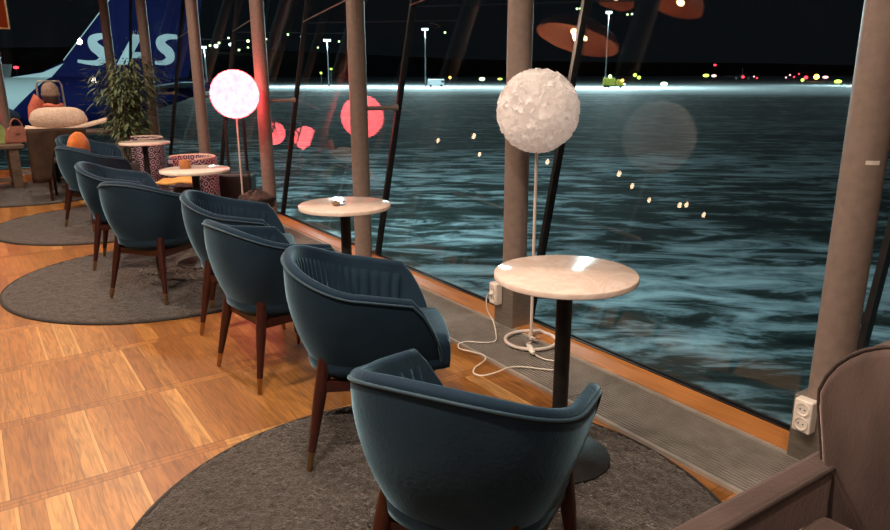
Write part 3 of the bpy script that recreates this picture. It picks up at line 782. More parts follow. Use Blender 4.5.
# ------------------------------------------------------------------ coat chair, person, bench at the far left
cc = bearing(61, 122, 8.15)
fw = Vector((math.sin(math.radians(12)), math.cos(math.radians(12))))
t = thing('dining_chair', 'wooden chair with dark seat holding the brown coat at far left', 'chair', (cc.x, cc.y, .014), place((fw.x, fw.y)))
MB().box(0, .02, .44, .42, .40, .035).build('seat', 'wood', t, bevel=.01)
MB().box(0, -.18, .78, .40, .025, .30).build('backrest', 'wood', t, bevel=.01)
for sx in (-.18, .18):
    MB().tube([(sx, .19, .0), (sx, .19, .43)], .018, 10).build('leg', 'legwood', t, smooth=True)
    MB().tube([(sx, -.20, .0), (sx, -.18, .45), (sx, -.185, .92)], .018, 10).build('leg', 'legwood', t, smooth=True)
ct = thing('sheepskin_coat', 'brown suede coat with cream shearling lining draped over the chair back', 'coat', (cc.x, cc.y, .0), place((fw.x, fw.y)))
m = MB()
# lining hump over the top of the back
vs = []; fs = []; nu, nv = 36, 18
for j in range(nv + 1):
    f = j / nv; x = -.30 + .60 * f
    e = (1 - abs(2 * f - 1) ** 3.2) ** .5 if 0 < f < 1 else 0
    for i in range(nu):
        a = 2 * PI * i / nu
        vs.append((x, -.19 + .115 * e * math.cos(a), .93 + (.150 * e * math.sin(a) if math.sin(a) > 0 else .10 * e * math.sin(a)) + .006 * math.sin(9 * x + 3 * a)))
for j in range(nv):
    for i in range(nu): fs.append((j * nu + i, j * nu + (i + 1) % nu, (j + 1) * nu + (i + 1) % nu, (j + 1) * nu + i))
li = m.add(vs, fs).build('lining', 'cream', ct, smooth=True, auto=False); tag(li, 'cream shearling lining')
vs = []; fs = []
for i in range(19):   # turned-out cream hem sweeping to the right
    f = i / 18; x = -.33 + .83 * f; zz = .845 - .035 * math.sin(PI * f * 1.2) + .05 * f * f
    vs += [(x, -.335, zz + .012), (x, -.25, zz + .038), (x, -.10, zz + .03), (x, -.10, zz), (x, -.25, zz), (x, -.335, zz - .012)]
for i in range(18):
    for k in range(6): fs.append((6 * i + k, 6 * i + (k + 1) % 6, 6 * i + 6 + (k + 1) % 6, 6 * i + 6 + k))
fs += [tuple(range(6)), tuple(range(108, 114))[::-1]]
MB().add(vs, fs).build('hem', 'cream', ct, smooth=True)
vs = []; fs = []
for i in range(25):
    f = i / 24; x = -.32 + .60 * f
    for j in range(11):
        g_ = j / 10; bot = .28 if f < .30 else .62 - .08 * math.sin(6 * f)
        bl = min(1, max(0, (f - .24) / .12)); bot = .25 * (1 - bl) + .60 * bl
        z = .85 - (.85 - bot) * g_
        vs.append((x + .03 * g_ * math.sin(5 * f), -.335 - .02 * math.sin(20 * f) * g_ + .03 * g_, z))
for i in range(24):
    for j in range(10): p = i * 11 + j; fs.append((p, p + 11, p + 12, p + 1))
o = MB().add(vs, fs).build('suede_outer', 'coat', ct, smooth=True, auto=False); s = o.modifiers.new('s', 'SOLIDIFY'); s.thickness = .03; s.offset = 1
# orange cushion in the farthest tub chair
t = thing('orange_cushion', 'bright orange knitted cushion standing in the farthest blue armchair', 'cushion', (1.02, 8.44, .475), place((.75, -.66)))
o = lump(.17, .075, .19, amp=.012, seed=4).build('cover', 'orange', t, smooth=True, auto=False); o.location = (0, -.05, .02)
MB().tube([(.165 * math.cos(a / 24 * 2 * PI), -.05, .175 + .17 * math.sin(a / 24 * 2 * PI)) for a in range(24)], .006, 6, closed=True).build('seam', 'orange', t, smooth=True)

# person seated beyond the coat chair, back to us
pp_ = bearing(50, 95, 8.75)
ps = Vector((pp_.x, pp_.y + .0, 0))
def skin_body(name, joints, edges, root, mat, parent, loc):
    me = bpy.data.meshes.new(name); me.from_pydata([j[0] for j in joints], edges, []); me.update()
    o = bpy.data.objects.new(name, me); COL.objects.link(o); o.parent = parent; o.location = loc
    me.materials.append(M[mat])
    bpy.context.view_layer.objects.active = o
    md = o.modifiers.new('skin', 'SKIN')
    for i, j in enumerate(joints):
        r = j[1]; r = r if isinstance(r, tuple) else (r, r); me.skin_vertices[0].data[i].radius = r; me.skin_vertices[0].data[i].use_root = (i == root)
    sb = o.modifiers.new('sub', 'SUBSURF'); sb.levels = 2; sb.render_levels = 2
    for p in me.polygons: p.use_smooth = True
    md.use_smooth_shade = True
    return o
per = thing('person', 'person in taupe beanie, coral scarf and dark jacket sitting at the far left, back turned', 'person', tuple(ps), place((.25, .97)))
J = [((0, 0, .50), (.15, .12)), ((0, .0, .68), (.145, .11)), ((0, .01, .86), (.165, .11)), ((0, .02, .96), (.10, .08)), ((0, .03, 1.04), .055), ((0, .045, 1.12), .06),
     ((-.17, .02, .93), .058), ((-.23, .05, .72), .05), ((-.20, .26, .64), .042), ((-.16, .36, .66), .03),
     ((.17, .02, .93), .058), ((.23, .05, .72), .05), ((.20, .26, .64), .042), ((.16, .36, .66), .03),
     ((-.10, .06, .48), .085), ((-.13, .42, .50), .065), ((-.13, .44, .10), .045), ((-.13, .55, .05), .038),
     ((.10, .06, .48), .085), ((.13, .42, .50), .065), ((.13, .44, .10), .045), ((.13, .55, .05), .038)]
Eg = [(0, 1), (1, 2), (2, 3), (3, 4), (4, 5), (3, 6), (6, 7), (7, 8), (8, 9), (3, 10), (10, 11), (11, 12), (12, 13), (0, 14), (14, 15), (15, 16), (16, 17), (0, 18), (18, 19), (19, 20), (20, 21)]
skin_body('body', J, Eg, 0, 'jacket', per, (0, 0, 0))
# head with simple face
hd = MB(); vs = []; fs = []; nu, nv = 28, 20
for j in range(nv + 1):
    t_ = PI * j / nv
    for i in range(nu):
        a = 2 * PI * i / nu; x = .078 * math.sin(t_) * math.cos(a); y = .096 * math.sin(t_) * math.sin(a); z = -.118 * math.cos(t_)
        if z < 0: x *= 1 + z * 2.2
        if y > .08 and -.035 < z < .01 and abs(x) < .02: y += .022
        if y > .07 and .01 < z < .04 and .015 < abs(x) < .045: y -= .008
        vs.append((x, y, z))
for j in range(nv):
    for i in range(nu): fs.append((j * nu + i, j * nu + (i + 1) % nu, (j + 1) * nu + (i + 1) % nu, (j + 1) * nu + i))
h = hd.add(vs, fs).build('head', 'skin', per, smooth=True, auto=False); h.location = (0, .055, 1.195)
for sx in (-1, 1):
    MB().ball((sx * .078, 0, -.01), .02, 10, 8, rad=(.010, .018, .030)).build('ear', 'skin', h, smooth=True)
    MB().ball((sx * .030, .086, .022), .011, 10, 8).build('eye', 'white', h, smooth=True)
MB().lathe([(.092, .0), (.101, .02), (.100, .05), (.092, .095), (.065, .135), (.03, .153), (0, .157)], 32, cap=False).build('beanie', 'beanie', per, smooth=True).location = (0, .045, 1.185)
MB().lathe([(.098, -.01), (.108, 0.0), (.106, .03), (.098, .035)], 32, cap=False).build('beanie_cuff', 'beanie', per, smooth=True).location = (0, .045, 1.175)
MB().lathe([(.075, -.10), (.094, -.06), (.096, .0), (.09, .03)], 24, cap=False).build('hair', 'hair', per, smooth=True).location = (0, .035, 1.17)
sc = MB()
for k in range(3):
    sc.tube([(.105 * math.cos(a / 20 * 2 * PI), .03 + .10 * math.sin(a / 20 * 2 * PI), .985 + .032 * k + .01 * math.sin(a)) for a in range(20)], .03, 10, closed=True)
sc.tube([(-.10, 0, 1.08), (-.14, .0, 1.14), (-.19, -.04, 1.02), (-.24, -.07, .88)], .045, 10, radii=[.04, .075, .075, .03])
sc.build('scarf', 'scarf', per, smooth=True)
# stool under the person
st = thing('wooden_stool', 'low wooden stool under the person with the beanie', 'stool', (ps.x, ps.y, .0), 0)
MB().box(0, 0, .385, .36, .34, .04).build('seat', 'wood', st, bevel=.01)
for sx in (-.14, .14):
    for sy in (-.13, .13): MB().tube([(sx, sy, .0), (sx, sy, .37)], .018, 10).build('leg', 'wood', st, smooth=True)
# silver trolley handle of the suitcase in front of the person
hb = bearing(50, 92, 9.6)
t = thing('silver_suitcase', 'suitcase with silver pulled-out handle beyond the person at far left', 'suitcase', (hb.x, hb.y, .0), math.radians(-10))
MB().box(0, 0, .32, .42, .22, .55).build('case', 'blackmetal', t, bevel=.03)
MB().tube([(-.165, 0, .58), (-.15, 0, 1.30), (-.125, 0, 1.345), (.125, 0, 1.345), (.15, 0, 1.30), (.165, 0, .58)], .013, 10).build('trolley_handle', 'rail', t, smooth=True)
for sx in (-.15, .15): MB().tube([(sx - .012, 0, .026), (sx + .012, 0, .026)], .026, 14).build('wheel', 'rubber', t, smooth=True)

# bench with handbag
bn = floor_pt(2, 189, 0.0)
t = thing('wooden_bench', 'grey-brown wooden bench with a slab leg at the far left edge', 'bench', (bn.x - .02, bn.y - .05, .0), math.radians(4))
MB().box(-.25, 0, .545, 1.15, .36, .05).build('bench_top', 'wood', t, bevel=.008)
MB().box(.20, 0, .26, .11, .30, .52).build('leg', 'wood', t, bevel=.006)
MB().box(-.65, 0, .26, .11, .30, .52).build('leg', 'wood', t, bevel=.006)
MB().box(-.22, 0, .12, .80, .06, .06).build('stretcher', 'wood', t, bevel=.004)
hp_ = bearing(20, 150, 9.15)
t = thing('leather_handbag', 'red-brown leather handbag with looped handles on the bench', 'handbag', (hp_.x, hp_.y + .05, .571), math.radians(5))
pol = [(-.155, 0), (.155, 0), (.150, .06), (.115, .18), (.06, .215), (-.06, .215), (-.115, .18), (-.15, .06)]
m = MB().prism(pol, -.06, .06); m.v = [(x, z * (1 - y * 2.0), y) for x, y, z in m.v]; bg = m.build('body', 'leather', t, smooth=True, bevel=.02)
for sy in (-.03, .03): MB().tube([(.07 * math.cos(PI * k / 10), sy, .19 + .12 * math.sin(PI * k / 10)) for k in range(11)], .008, 8).build('handle', 'leather', t, smooth=True)
MB().box(0, -.055, .12, .05, .01, .02).build('clasp', 'brass', t)
t = thing('tote_bag', 'green and yellow cloth tote bag on the bench at the left edge', 'bag', (hp_.x - .24, hp_.y + .02, .571), math.radians(20))
m = MB().prism([(-.14, 0), (.14, 0), (.11, .20), (.02, .30), (-.10, .26)], -.05, .05); m.v = [(x, z * (1 - y * 2.2), y) for x, y, z in m.v]; m.build('body', 'green', t, smooth=True, bevel=.015)
MB().tube([(-.06, 0, .24), (-.03, 0, .36), (.03, 0, .36), (.05, 0, .25)], .008, 8).build('handle', 'green', t, smooth=True)
sk = floor_pt(-4, 198, 0)
t = thing('black_stool', 'dark stool leg and seat just inside the left edge near the bench', 'stool', (sk.x - .12, sk.y, .0), 0)
MB().lathe([(.14, .44), (.16, .45), (.16, .50), (.14, .51)], 28).build('seat', 'blackmetal', t, smooth=True)
for k in range(4):
    a = PI / 4 + k * PI / 2; MB().tube([(.17 * math.cos(a), .17 * math.sin(a), 0), (.10 * math.cos(a), .10 * math.sin(a), .44)], .016, 8).build('leg', 'blackmetal', t, smooth=True)
# glowing framed panel added for an orange reflection at top left
fp = bearing(-3, 9, 8.8)
t = thing('reflection_panel', 'orange glowing panel added for a reflection in the top left corner', 'reflection', tuple(fp), math.radians(-4))
MB().box(-.10, 0, .06, .42, .04, .60).build('frame', 'brass', t, bevel=.006)
MB().box(-.10, -.022, .06, .38, .006, .56).build('glow_face', 'reflection', t)
MB().tube([(-.10, 0, .36), (-.10, 0, 3.67 - fp.z)], .006, 8).build('hanging_rod', 'blackmetal', t, smooth=True)

# ------------------------------------------------------------------ pendants of the room (seen mirrored in the glass)
def light(name, kind, loc, energy, col, **kw):
    l = bpy.data.lights.new(name, kind); l.energy = energy; l.color = col
    for k, v in kw.items(): setattr(l, k, v)
    o = bpy.data.objects.new(name, l); COL.objects.link(o); o.location = loc; return o
WARM = (1.0, .78, .62)
def dish(loc, r, h, label, E, two=True):
    t = thing('copper_pendant', label, 'pendant lamp', loc, 0, 'copper pendant lamps')
    prof = []
    for k in range(15):
        a = PI / 2 * k / 14; prof.append((max(.02, r * math.cos(a)), h * math.sin(a)))
    sh = MB().lathe(prof, 48, cap=False).build('shade', 'copper', t, smooth=True); s = sh.modifiers.new('s', 'SOLIDIFY'); s.thickness = .006
    MB().tube([(0, 0, h), (0, 0, 3.67 - loc[2])], .004, 6).build('cord', 'rubber', t, smooth=True)
    for sx in ((-.08, .08) if two else (0,)):
        MB().ball((sx, 0, h * .30), .028, 14, 10).build('bulb', 'bulb', t, smooth=True)
    if E: light('pendant_light', 'POINT', (loc[0], loc[1], loc[2] + h * .2), E, WARM, shadow_soft_size=.05)
dish((.86, 5.33, 2.56), .42, .20, 'wide copper dish pendant whose mirror image shows right of the white globe', 90)
dish((1.42, 4.40, 2.62), .17, .17, 'small copper pendant nearer the glass, left of the pair', 0, False)
dish((1.24, 3.86, 2.60), .19, .19, 'small copper pendant nearer the glass, right of the pair', 0, False)
bulbs = [(-2.94, 13.0, 2.2), (-2.14, 10.66, 2.2), (-3.76, 12.5, 2.2), (-3.51, 10.02, 2.2), (-3.65, 8.33, 2.2), (-4.62, 8.81, 2.2), (-5.87, 9.35, 2.2), (-5.63, 8.28, 2.2), (-6.2, 8.25, 2.16), (-5.2, 8.1, 2.1)]
b0 = None
for k, p in enumerate(bulbs):
    if b0 is None:
        b0 = thing('bulb_pendant', 'small bare warm bulb hanging on a cord at the back of the room', 'pendant lamp', p, 0, 'bare bulbs hanging at the back of the room')
        MB().ball((0, 0, 0), .035, 16, 12, rad=(.034, .034, .055)).build('bulb', 'bulbdim', b0, smooth=True)
        MB().tube([(0, 0, .06), (0, 0, 1.46)], .003, 6).build('cord', 'rubber', b0, smooth=True)
    else: dup(b0, p)

# ceiling lights that do the work: recessed warm downlights
downs = [(-.2, .9, 120), (-1.5, 3.0, 150), (.9, 2.6, 75), (-.6, 6.0, 150), (.7, 8.2, 110), (-1.4, -1.2, 70), (-.6, 10.6, 90), (1.2, .2, 40)]
for k, (x, y, e) in enumerate(downs):
    t = thing('ceiling_downlight', 'round white ceiling downlight above the lounge', 'ceiling light', (x, y, 3.67), 0, 'ceiling downlights above the lounge')
    MB().lathe([(.09, -.02), (.10, 0.0)], 28, cap=False).build('trim_ring', 'white', t, smooth=True)
    light('downlight', 'SPOT', (x, y, 3.60), e * 2.7, WARM, shadow_soft_size=.07, spot_size=math.radians(150), spot_blend=.9)
light('pink_lamp_glow', 'POINT', (2.16, 6.74, 1.245), 15, (1.0, .12, .20), shadow_soft_size=.215)
light('pink_lamp_glow', 'POINT', (pl.x, pl.y, 1.245), 15, (1.0, .12, .20), shadow_soft_size=.215)

# ------------------------------------------------------------------ outside
GZ = -4.6
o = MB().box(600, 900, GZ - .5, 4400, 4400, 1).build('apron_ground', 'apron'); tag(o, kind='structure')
vs = []; fs = []; n = 60
for i in range(n + 1):      # dark hills closing the airfield
    ang = math.radians(-40 + 150 * i / n); R1, R2 = 1700, 2300
    h_ = 12 + 60 * max(0, math.cos((ang - math.radians(8)) * 1.6)) + 8 * math.sin(7 * ang)
    for rr, z in ((R1, GZ), (1900, h_ * .6), (R2, h_), (R2, GZ)): vs.append((rr * math.sin(ang), rr * math.cos(ang), z))
for i in range(n):
    for k in range(4): fs.append((4 * i + k, 4 * i + (k + 1) % 4, 4 * i + 4 + (k + 1) % 4, 4 * i + 4 + k))
fs += [(0, 1, 2, 3), (4 * n, 4 * n + 1, 4 * n + 2, 4 * n + 3)]
o = MB().add(vs, fs).build('hills', 'hill', smooth=True); tag(o, kind='structure')

# floodlight masts
def mast(px, py, d, label, E=0, w=3.0):
    top = bearing(px, py, d)
    t = thing('floodlight_mast', label, 'floodlight mast', (top.x, top.y, GZ), -math.atan2(top.x, top.y), 'floodlight masts on the airfield')
    H_ = top.z - GZ; k = d / 300
    MB().tube([(0, 0, 0), (0, 0, H_)], .4 * k, 10, radii=[.28 * k, .16 * k]).build('pole', 'mast', t, smooth=True)
    MB().box(0, 0, H_, w * 2, .5 * k, .5 * k).build('crossarm', 'mast', t)
    for sx in (-.8, 0, .8):
        MB().box(sx * w, -.5 * k, H_ - .2, w * .5, .5 * k, .9 * k).build('lamp_head', 'lampwhite' if E else 'limew', t)
    if E:
        light('mast_light', 'POINT', (top.x, top.y, top.z - 2), E, (.70, .95, 1.0), shadow_soft_size=1.0)
    return t
mast(609, 12, 300, 'tall bright floodlight mast above the yellow truck', 3.2e5, 1.2)
mast(425, 29, 330, 'floodlight mast left of the middle column', 2.2e5, 1.4)
mast(327, 40, 360, 'floodlight mast right of the pink lamp', 2.4e5, 1.7)
mast(204, 47, 360, 'floodlight mast between the left columns above the pink lamp', 2.4e5, 1.2)
mast(872, 50, 330, 'unseen floodlight mast added behind the right-hand column', 8e4, 1.2)  # added out of sight to brighten the snow strip at right

def airlight(px, py, d, w, h, mat, label, cat='light', group=None, name='airfield_light'):
    p = bearing(px, py, d)
    W, H_ = w * d / FPX, h * d / FPX
    t = thing(name, label, cat, (p.x, p.y, GZ if p.z < 12 else p.z - H_), -math.atan2(p.x, p.y), group)
    z0 = p.z - t.location.z
    MB().ball((0, 0, z0), 1, 12, 8, rad=(W / 2, W / 3, H_ / 2)).build('lens', mat, t, smooth=True)
    if p.z < 12: MB().tube([(0, 0, 0), (0, 0, z0)], .12, 6).build('post', 'mast', t, smooth=True)
    return t
airlight(664, 84, 330, 7, 4, 'limew', 'pale green apron light on the snow right of the truck', group=None)
airlight(706, 75.5, 500, 6, 3, 'lime', 'lime green sign light left of the pinkish one')
airlight(714, 75.8, 500, 5, 2.6, 'pinkw', 'pinkish sign light right beside the lime green one')
airlight(635, 75, 520, 3.6, 3.4, 'lime', 'small yellow-green light just above right of the truck')
airlight(639, 77.5, 520, 3.6, 3.4, 'lime', 'lower of two small yellow-green lights right of the truck')
airlight(802.5, 80, 480, 3.2, 3.2, 'lime', 'small yellow light under the red one at right')
airlight(806, 77.5, 500, 3.6, 3.2, 'redl', 'red light left of the big amber light')
airlight(816.5, 76.8, 500, 5, 5, 'sodium', 'big amber light near the right column')
airlight(825.5, 77.2, 500, 5.5, 2.6, 'pinkw', 'pinkish light right of the big amber light')
airlight(838, 81.5, 420, 7, 3.6, 'lime', 'lime green light nearest the right column')
airlight(715, 65, 700, 2.6, 2, 'redl', 'tiny red light high above the pinkish sign light')
airlight(482, 79, 380, 6, 3.4, 'limew', 'pale green apron light left of the white globe lamp')
airlight(500, 79, 400, 5, 2, 'lime', 'flat lime light beside the middle column')
airlight(450, 77.5, 400, 2.4, 2.4, 'sodium', 'tiny amber light between second mast and white globe')
airlight(321, 73, 420, 2.6, 2.2, 'lime', 'tiny yellow-green light at the foot of the left mast')
airlight(331, 69, 430, 3, 2, 'lime', 'yellow-green light beside the left mast foot')
for k, (x, y) in enumerate([(790, 75), (794, 77), (786, 77.5), (799, 74), (754, 76.5), (757, 78)]):
    airlight(x, y, 700, 1.6, 1.6, 'redl' if k % 2 else 'pinkw', 'tiny far red or white light in the cluster left of the amber light', group='tiny far lights on the airfield')
for x, y, s in [(210, 45.5, 3), (216, 46, 5), (219, 43, 3), (230.5, 44.5, 4.5), (228.5, 38, 2.5), (248, 41, 3.8), (248, 47.5, 2.4), (266, 39, 2.6), (239, 50, 2.8), (288, 34.5, 2.6), (302.5, 36.5, 5), (318, 47.5, 2), (339, 41.5, 2.2), (445, 32.5, 2.6), (577, 8.7, 2.6), (580, 8.6, 2.2), (627.5, 14.5, 2.4), (632, 14, 2.4), (207, 70, 3), (220, 70, 3), (334, 69.5, 2.4), (339, 69.3, 2.8), (344, 69.2, 3)]:
    airlight(x, y, 1900, s * .8, s * .7, 'lampwhite' if s > 4 else 'limew', 'small white town light on the dark hills beyond the airfield', cat='light', group='town lights on the dark hills', name='town_light')

# yellow truck
tp = bearing(615, 84, 300)
t = thing('apron_truck', 'yellow apron truck with amber beacon standing on lit snow', 'truck', (tp.x, tp.y, GZ), -YAW - math.radians(12))
k = 1.0
MB().box(-2.6, 0, 2.6, 5.2, 2.5, 3.2).build('body', 'truck', t, bevel=.1)
cb = MB().prism([(0.3, .9), (3.6, .9), (3.6, 2.2), (2.9, 3.4), (0.3, 3.4)], -1.2, 1.2); cb.v = [(x, z, y) for x, y, z in cb.v]; cbo = cb.build('cab', 'truck', t, bevel=.08)
MB().box(3.2, 0, 2.75, .5, 2.1, .8).build('windscreen', 'winblack', cbo)
MB().box(-.6, 0, .85, 9.2, 2.2, .4).build('chassis', 'rubber', t)
for x in (-4.0, -2.8, 2.4):
    for y in (-1.15, 1.15): MB().tube([(x, y - .18, .52), (x, y + .18, .52)], .52, 18).build('wheel', 'rubber', t, smooth=True)
MB().ball((-2.2, 0, 4.9), .7, 12, 8).build('work_lamp', 'limew', t, smooth=True)
MB().ball((3.0, -1.2, 3.2), .55, 12, 8).build('amber_beacon', 'sodium', t, smooth=True)
MB().ball((3.9, -1.0, 1.6), .35, 12, 8).build('headlamp', 'lampwhite', t, smooth=True)
# far dark service vehicles near second mast
tp = bearing(436, 80, 340)
t = thing('service_van', 'dark service vehicle at the foot of the second mast', 'van', (tp.x, tp.y, GZ), -YAW)
MB().box(0, 0, 2.2, 8, 2.6, 3.0).build('body', 'planegrey', t, bevel=.2)
MB().box(3.3, 0, 2.6, 1.5, 2.7, 1.0).build('windscreen', 'winblack', t)
for x in (-2.6, 2.6): MB().tube([(x, -1.4, .6), (x, 1.4, .6)], .6, 16).build('wheel', 'rubber', t, smooth=True)

# ------------------------------------------------------------------ airliner with blue tail at left
def airliner(loc, rz, label, sc, blue=True, windows=True, letters=True):
    t = thing('airliner', label, 'aircraft', loc, rz); t.scale = (sc, sc, sc)
    R_ = 1.95; cz = 3.95
    # x forward along nose, tail at negative x
    st = [(22, .05, -.5), (21.5, .6, -.4), (20, 1.3, -.2), (17.5, 1.8, -.05), (15, 1.95, 0), (-5, 1.95, 0), (-8, 1.80, .12), (-11, 1.40, .45), (-14, .85, .85), (-16.3, .3, 1.15), (-16.8, .06, 1.2)]
    fine = []
    for a, b in zip(st[:-1], st[1:]):
        for q in range(6): f = q / 6; fine.append(tuple(a[i] * (1 - f) + b[i] * f for i in range(3)))
    fine.append(st[-1])
    n = 40
    def ring(x, r, dz): return [(x, r * math.cos(2 * PI * k / n), cz + dz + r * math.sin(2 * PI * k / n)) for k in range(n)]
    # split white/blue by a diagonal plane: blue where x < 2.4*... (rising towards the tail)
    def bound(z): return -3.1 - (z - cz) * 1.05 * (1 if blue else 0)
    wv = []; bv = []
    vs = [v for s in fine for v in ring(*s)]; fsw = []; fsb = []
    for i in range(len(fine) - 1):
        for k in range(n):
            q = (i * n + k, i * n + (k + 1) % n, (i + 1) * n + (k + 1) % n, (i + 1) * n + k); fsw.append(q)
    mb = MB().add(vs, fsw)
    fus = mb.build('fuselage', 'planewhite', t, smooth=True, auto=False)
    if blue:
        fus.data.materials.append(M['planeblue'])
        bmx = bmesh.new(); bmx.from_mesh(fus.data)
        nrm = Vector((1, 0, 1.05)).normalized()
        bmesh.ops.bisect_plane(bmx, geom=bmx.verts[:] + bmx.edges[:] + bmx.faces[:], plane_co=Vector((-2.2, 0, cz)), plane_no=nrm)
        for f in bmx.faces:
            if (f.calc_center_median() - Vector((-2.2, 0, cz))).dot(nrm) < 0: f.material_index = 1
        bmx.to_mesh(fus.data); bmx.free()
    # fin with dorsal fillet
    pr = [(-1.0, cz + 1.92), (-3.6, cz + 2.35), (-5.4, cz + 3.2), (-9.4, 12.0), (-16.2, 12.0), (-14.6, cz + 1.9), (-12, cz + 1.5), (-8, cz + 1.6)]
    def fin(pr, name, mat, th):
        n_ = len(pr); cx_ = sum(p[0] for p in pr) / n_; cz_ = sum(p[1] for p in pr) / n_
        vs = [(x, -.03, z) for x, z in pr] + [(x, .03, z) for x, z in pr] + [(cx_ + (x - cx_) * .8, -th, cz_ + (z - cz_) * .86) for x, z in pr] + [(cx_ + (x - cx_) * .8, th, cz_ + (z - cz_) * .86) for x, z in pr]
        fs = [tuple(range(2 * n_, 3 * n_)), tuple(range(3 * n_, 4 * n_))[::-1]]
        for k in range(n_):
            j = (k + 1) % n_; fs += [(k, j, n_ + j, n_ + k), (k, 2 * n_ + k, 2 * n_ + j, j), (n_ + k, n_ + j, 3 * n_ + j, 3 * n_ + k)]
        return MB().add(vs, fs).build(name, mat, t)
    fn = fin(pr, 'tail_fin', 'planeblue' if blue else 'planewhite', .16)
    MB().bar((-5.3, 0, cz + 3.25), (-9.4, 0, 12.05), .08, .07).build('leading_edge', 'decal', fn)
    MB().add([(-1.2, -.18, cz + 1.90), (-3.7, -.18, cz + 2.30), (-5.3, -.18, cz + 3.0), (-4.2, -.18, cz + 1.85), (-1.2, .18, cz + 1.90), (-3.7, .18, cz + 2.30), (-5.3, .18, cz + 3.0), (-4.2, .18, cz + 1.85)], [(0, 1, 2, 3), (7, 6, 5, 4), (0, 4, 5, 1), (1, 5, 6, 2)]).build('dorsal_fillet', 'planewhite', fn)
    for sy in (-1, 1):
        MB().add([(-11.2, sy * .6, cz + 1.0), (-14.2, sy * .5, cz + 1.0), (-15.8, sy * 6, cz + 1.5), (-14.4, sy * 6, cz + 1.5), (-11.2, sy * .6, cz + 1.2), (-14.2, sy * .5, cz + 1.2), (-15.8, sy * 6, cz + 1.58), (-14.4, sy * 6, cz + 1.58)],
                 [(0, 1, 2, 3), (7, 6, 5, 4), (0, 4, 5, 1), (1, 5, 6, 2), (2, 6, 7, 3), (3, 7, 4, 0)]).build('tailplane', 'planegrey', t)
        MB().add([(4, sy * 1.5, cz - 1.2), (-2, sy * 1.5, cz - 1.2), (-5, sy * 16, cz + .2), (-3.4, sy * 16, cz + .2), (4, sy * 1.5, cz - .8), (-2, sy * 1.5, cz - .8), (-5, sy * 16, cz + .35), (-3.4, sy * 16, cz + .35)],
                 [(0, 1, 2, 3), (7, 6, 5, 4), (0, 4, 5, 1), (1, 5, 6, 2), (2, 6, 7, 3), (3, 7, 4, 0)]).build('wing', 'planegrey', t)
        MB().lathe([(.75, -1.8), (1.0, -1.2), (1.05, .6), (.8, 1.7), (.5, 2.4)], 24)
        e = MB().lathe([(.98, 0), (1.08, .3), (1.08, 1.8), (.85, 3.0), (.5, 3.8)], 24); e.v = [(5.2 - z, sy * 5.6 + y, cz - 2.1 + x) for x, y, z in e.v]; e.build('engine', 'planewhite', t, smooth=True)
    for (x, y) in ((16, 0), (-.5, -2.8), (-.5, 2.8)):
        g_ = MB().tube([(x, y, .5), (x, y, 2.6)], .14, 10).build('landing_gear', 'planegrey', t)
        MB().tube([(x, y - .35, .5), (x, y + .35, .5)], .5, 18).build('wheel', 'rubber', g_, smooth=True)
    if windows:
        w = MB()
        for k in range(30):
            x = 14 - k * .62
            if x < -1.6: break
            w.add([(x + .13 * math.cos(a * PI / 5), -1.955, cz + .45 + .19 * math.sin(a * PI / 5)) for a in range(10)], [tuple(range(10))])
        w.build('cabin_windows', 'winblack', t)
    return t, fn
# plane axis is square to a sight line at px 75
heading = math.radians(162)
ap = bearing(79, 52, 56) - Vector((math.cos(heading) * -6.5, math.sin(heading) * -6.5, 0))      # nose towards the left of the view
air, fin_ = airliner((ap.x, ap.y, GZ), heading, 'white airliner with dark blue tail lettered SAS at far left', 1.0)
# lettering on the fin: S, A, S cut as solid strokes
def ribbon(pts, w, x0, z0, sc, y):
    """a flat letter stroke of changing width: pts = (u, v, width)"""
    vs = []; fs = []
    P_ = [Vector((u, v)) for u, v, _ in pts]
    for i, (u, v, ww) in enumerate(pts):
        d = (P_[min(i + 1, len(P_) - 1)] - P_[max(i - 1, 0)]).normalized(); nn = Vector((-d.y, d.x)) * ww / 2
        for s_ in (1, -1):
            q = P_[i] + nn * s_
            for yy in (y, y * .5): vs.append((x0 - q.x * sc, yy, z0 + q.y * sc))
    for i in range(len(pts) - 1):
        a = 4 * i; b = a + 4
        fs += [(a, a + 2, b + 2, b), (a + 1, b + 1, b + 3, a + 3), (a, b, b + 1, a + 1), (a + 2, a + 3, b + 3, b + 2)]
    fs += [(0, 1, 3, 2), (len(vs) - 4, len(vs) - 2, len(vs) - 1, len(vs) - 3)]
    return vs, fs
def bez(P, n=8):
    out = []
    Q = [Vector(p) for p in P]
    for i in range(len(Q) - 1):
        a, b, c, d = Q[max(i - 1, 0)], Q[i], Q[i + 1], Q[min(i + 2, len(Q) - 1)]
        for k in range(n):
            t = k / n; out.append(tuple(.5 * ((2 * b) + (c - a) * t + (2 * a - 5 * b + 4 * c - d) * t * t + (3 * b - a - 3 * c + d) * t ** 3)))
    return out + [tuple(Q[-1])]
S_ = bez([(.80, .93, .16), (.52, .93, .20), (.28, .82, .28), (.30, .60, .34), (.48, .42, .36), (.54, .22, .30), (.36, .07, .20), (.05, .07, .14), (-.28, .12, .10)])
Sb = bez([(.78, .93, .14), (.45, .93, .20), (.22, .80, .28), (.26, .60, .34), (.44, .42, .34), (.46, .20, .28), (.26, .07, .18), (-.04, .07, .12)])
LET = []
for yy in (-.19, .19):
    LET.append(('S', S_, -7.0, yy)); LET.append(('A', None, -9.7, yy)); LET.append(('S', Sb, -12.2, yy))
SC = 2.35; Z0 = 6.85
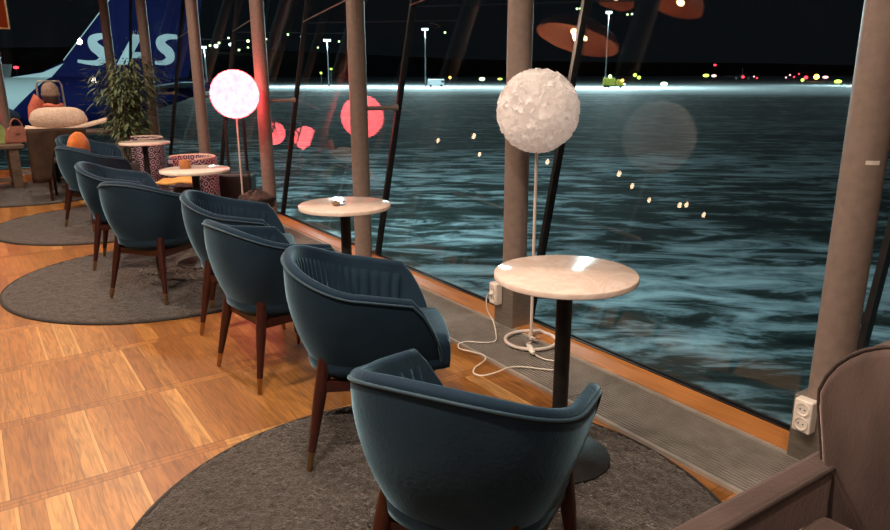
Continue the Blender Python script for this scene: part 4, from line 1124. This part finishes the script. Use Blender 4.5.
for ch, pts, x0, yy in LET:
    mb = MB()
    if ch == 'S':
        mb.add(*ribbon(pts, 0, x0, Z0, SC, yy))
    else:
        poly = [(-.18, 0), (.14, 0), (.27, .26), (.62, .26), (.62, 0), (.94, 0), (.94, 1.0), (.44, 1.0)]
        # leaning A: left stroke, right stroke, bar
        for pl_ in ([(-.22, 0), (.12, 0), (.66, .86), (.66, 1.0), (.40, 1.0)], [(.62, 0), (.94, 0), (.94, 1.0), (.62, 1.0)], [(.20, .22), (.64, .22), (.64, .42), (.32, .42)]):
            n_ = len(pl_); mb.add([(x0 - u * SC, yy, Z0 + v * SC) for u, v in pl_] + [(x0 - u * SC, yy * .5, Z0 + v * SC) for u, v in pl_], [tuple(range(n_)), tuple(range(n_, 2 * n_))[::-1]] + [(k, (k + 1) % n_, n_ + (k + 1) % n_, n_ + k) for k in range(n_)])
    mb.build('lettering', 'decal', fin_)
light('added_plane_spot', 'SPOT', (ap.x - 6, ap.y - 34, 13), 17000, (.75, .95, 1.0), shadow_soft_size=.6, spot_size=math.radians(95), spot_blend=.7)  # unseen spot added to light the airliner
sl = bpy.context.scene.objects['added_plane_spot']; sl.rotation_euler = (Vector((ap.x - 4, ap.y, 2)) - sl.location).to_track_quat('-Z', 'Y').to_euler()
# two far aircraft
q = bearing(-24, 84, 300); airliner((q.x, q.y, GZ), math.radians(170), 'small far airliner with pale tail at the left edge', .9, False, False)
q = bearing(742, 80, 620); airliner((q.x, q.y, GZ), math.radians(215), 'tiny far white airliner on the horizon at right', .9, False, False)
airlight(743, 77, 600, 2.6, 2.4, 'redl', 'red beacon glowing beside the tiny far airliner')
airlight(16, 67.5, 240, 5, 2.6, 'redl', 'red light by the small far airliner at the left edge')

# unseen floodlights added to brighten the near apron (teal cast)
for k, (x, y, tx, ty, e) in enumerate([(4.2, -6, 30, 16, 6000), (4.2, 6, 22, 34, 7500), (4.0, 18, 16, 48, 27000), (-6, 30, 30, 80, 6000)]):
    l = light('added_apron_flood', 'SPOT', (x, y, 9), e, (.55, .90, 1.0), shadow_soft_size=.5, spot_size=math.radians(125), spot_blend=.8)
    l.rotation_euler = (Vector((tx, ty, GZ)) - Vector((x, y, 9))).to_track_quat('-Z', 'Y').to_euler()

# ------------------------------------------------------------------ world and view
w = bpy.data.worlds.new('night'); scene.world = w; w.use_nodes = True
bg = w.node_tree.nodes['Background']; bg.inputs[0].default_value = (.55, .75, 1.0, 1); bg.inputs[1].default_value = .006
scene.view_settings.view_transform = 'Standard'; scene.view_settings.look = 'None'; scene.view_settings.gamma = 1
scene.view_settings.use_curve_mapping = False; scene.view_settings.exposure = 0.0
scene.cycles.use_denoising = True
scene.cycles.max_bounces = 8; scene.cycles.transparent_max_bounces = 24; scene.cycles.sample_clamp_indirect = 4
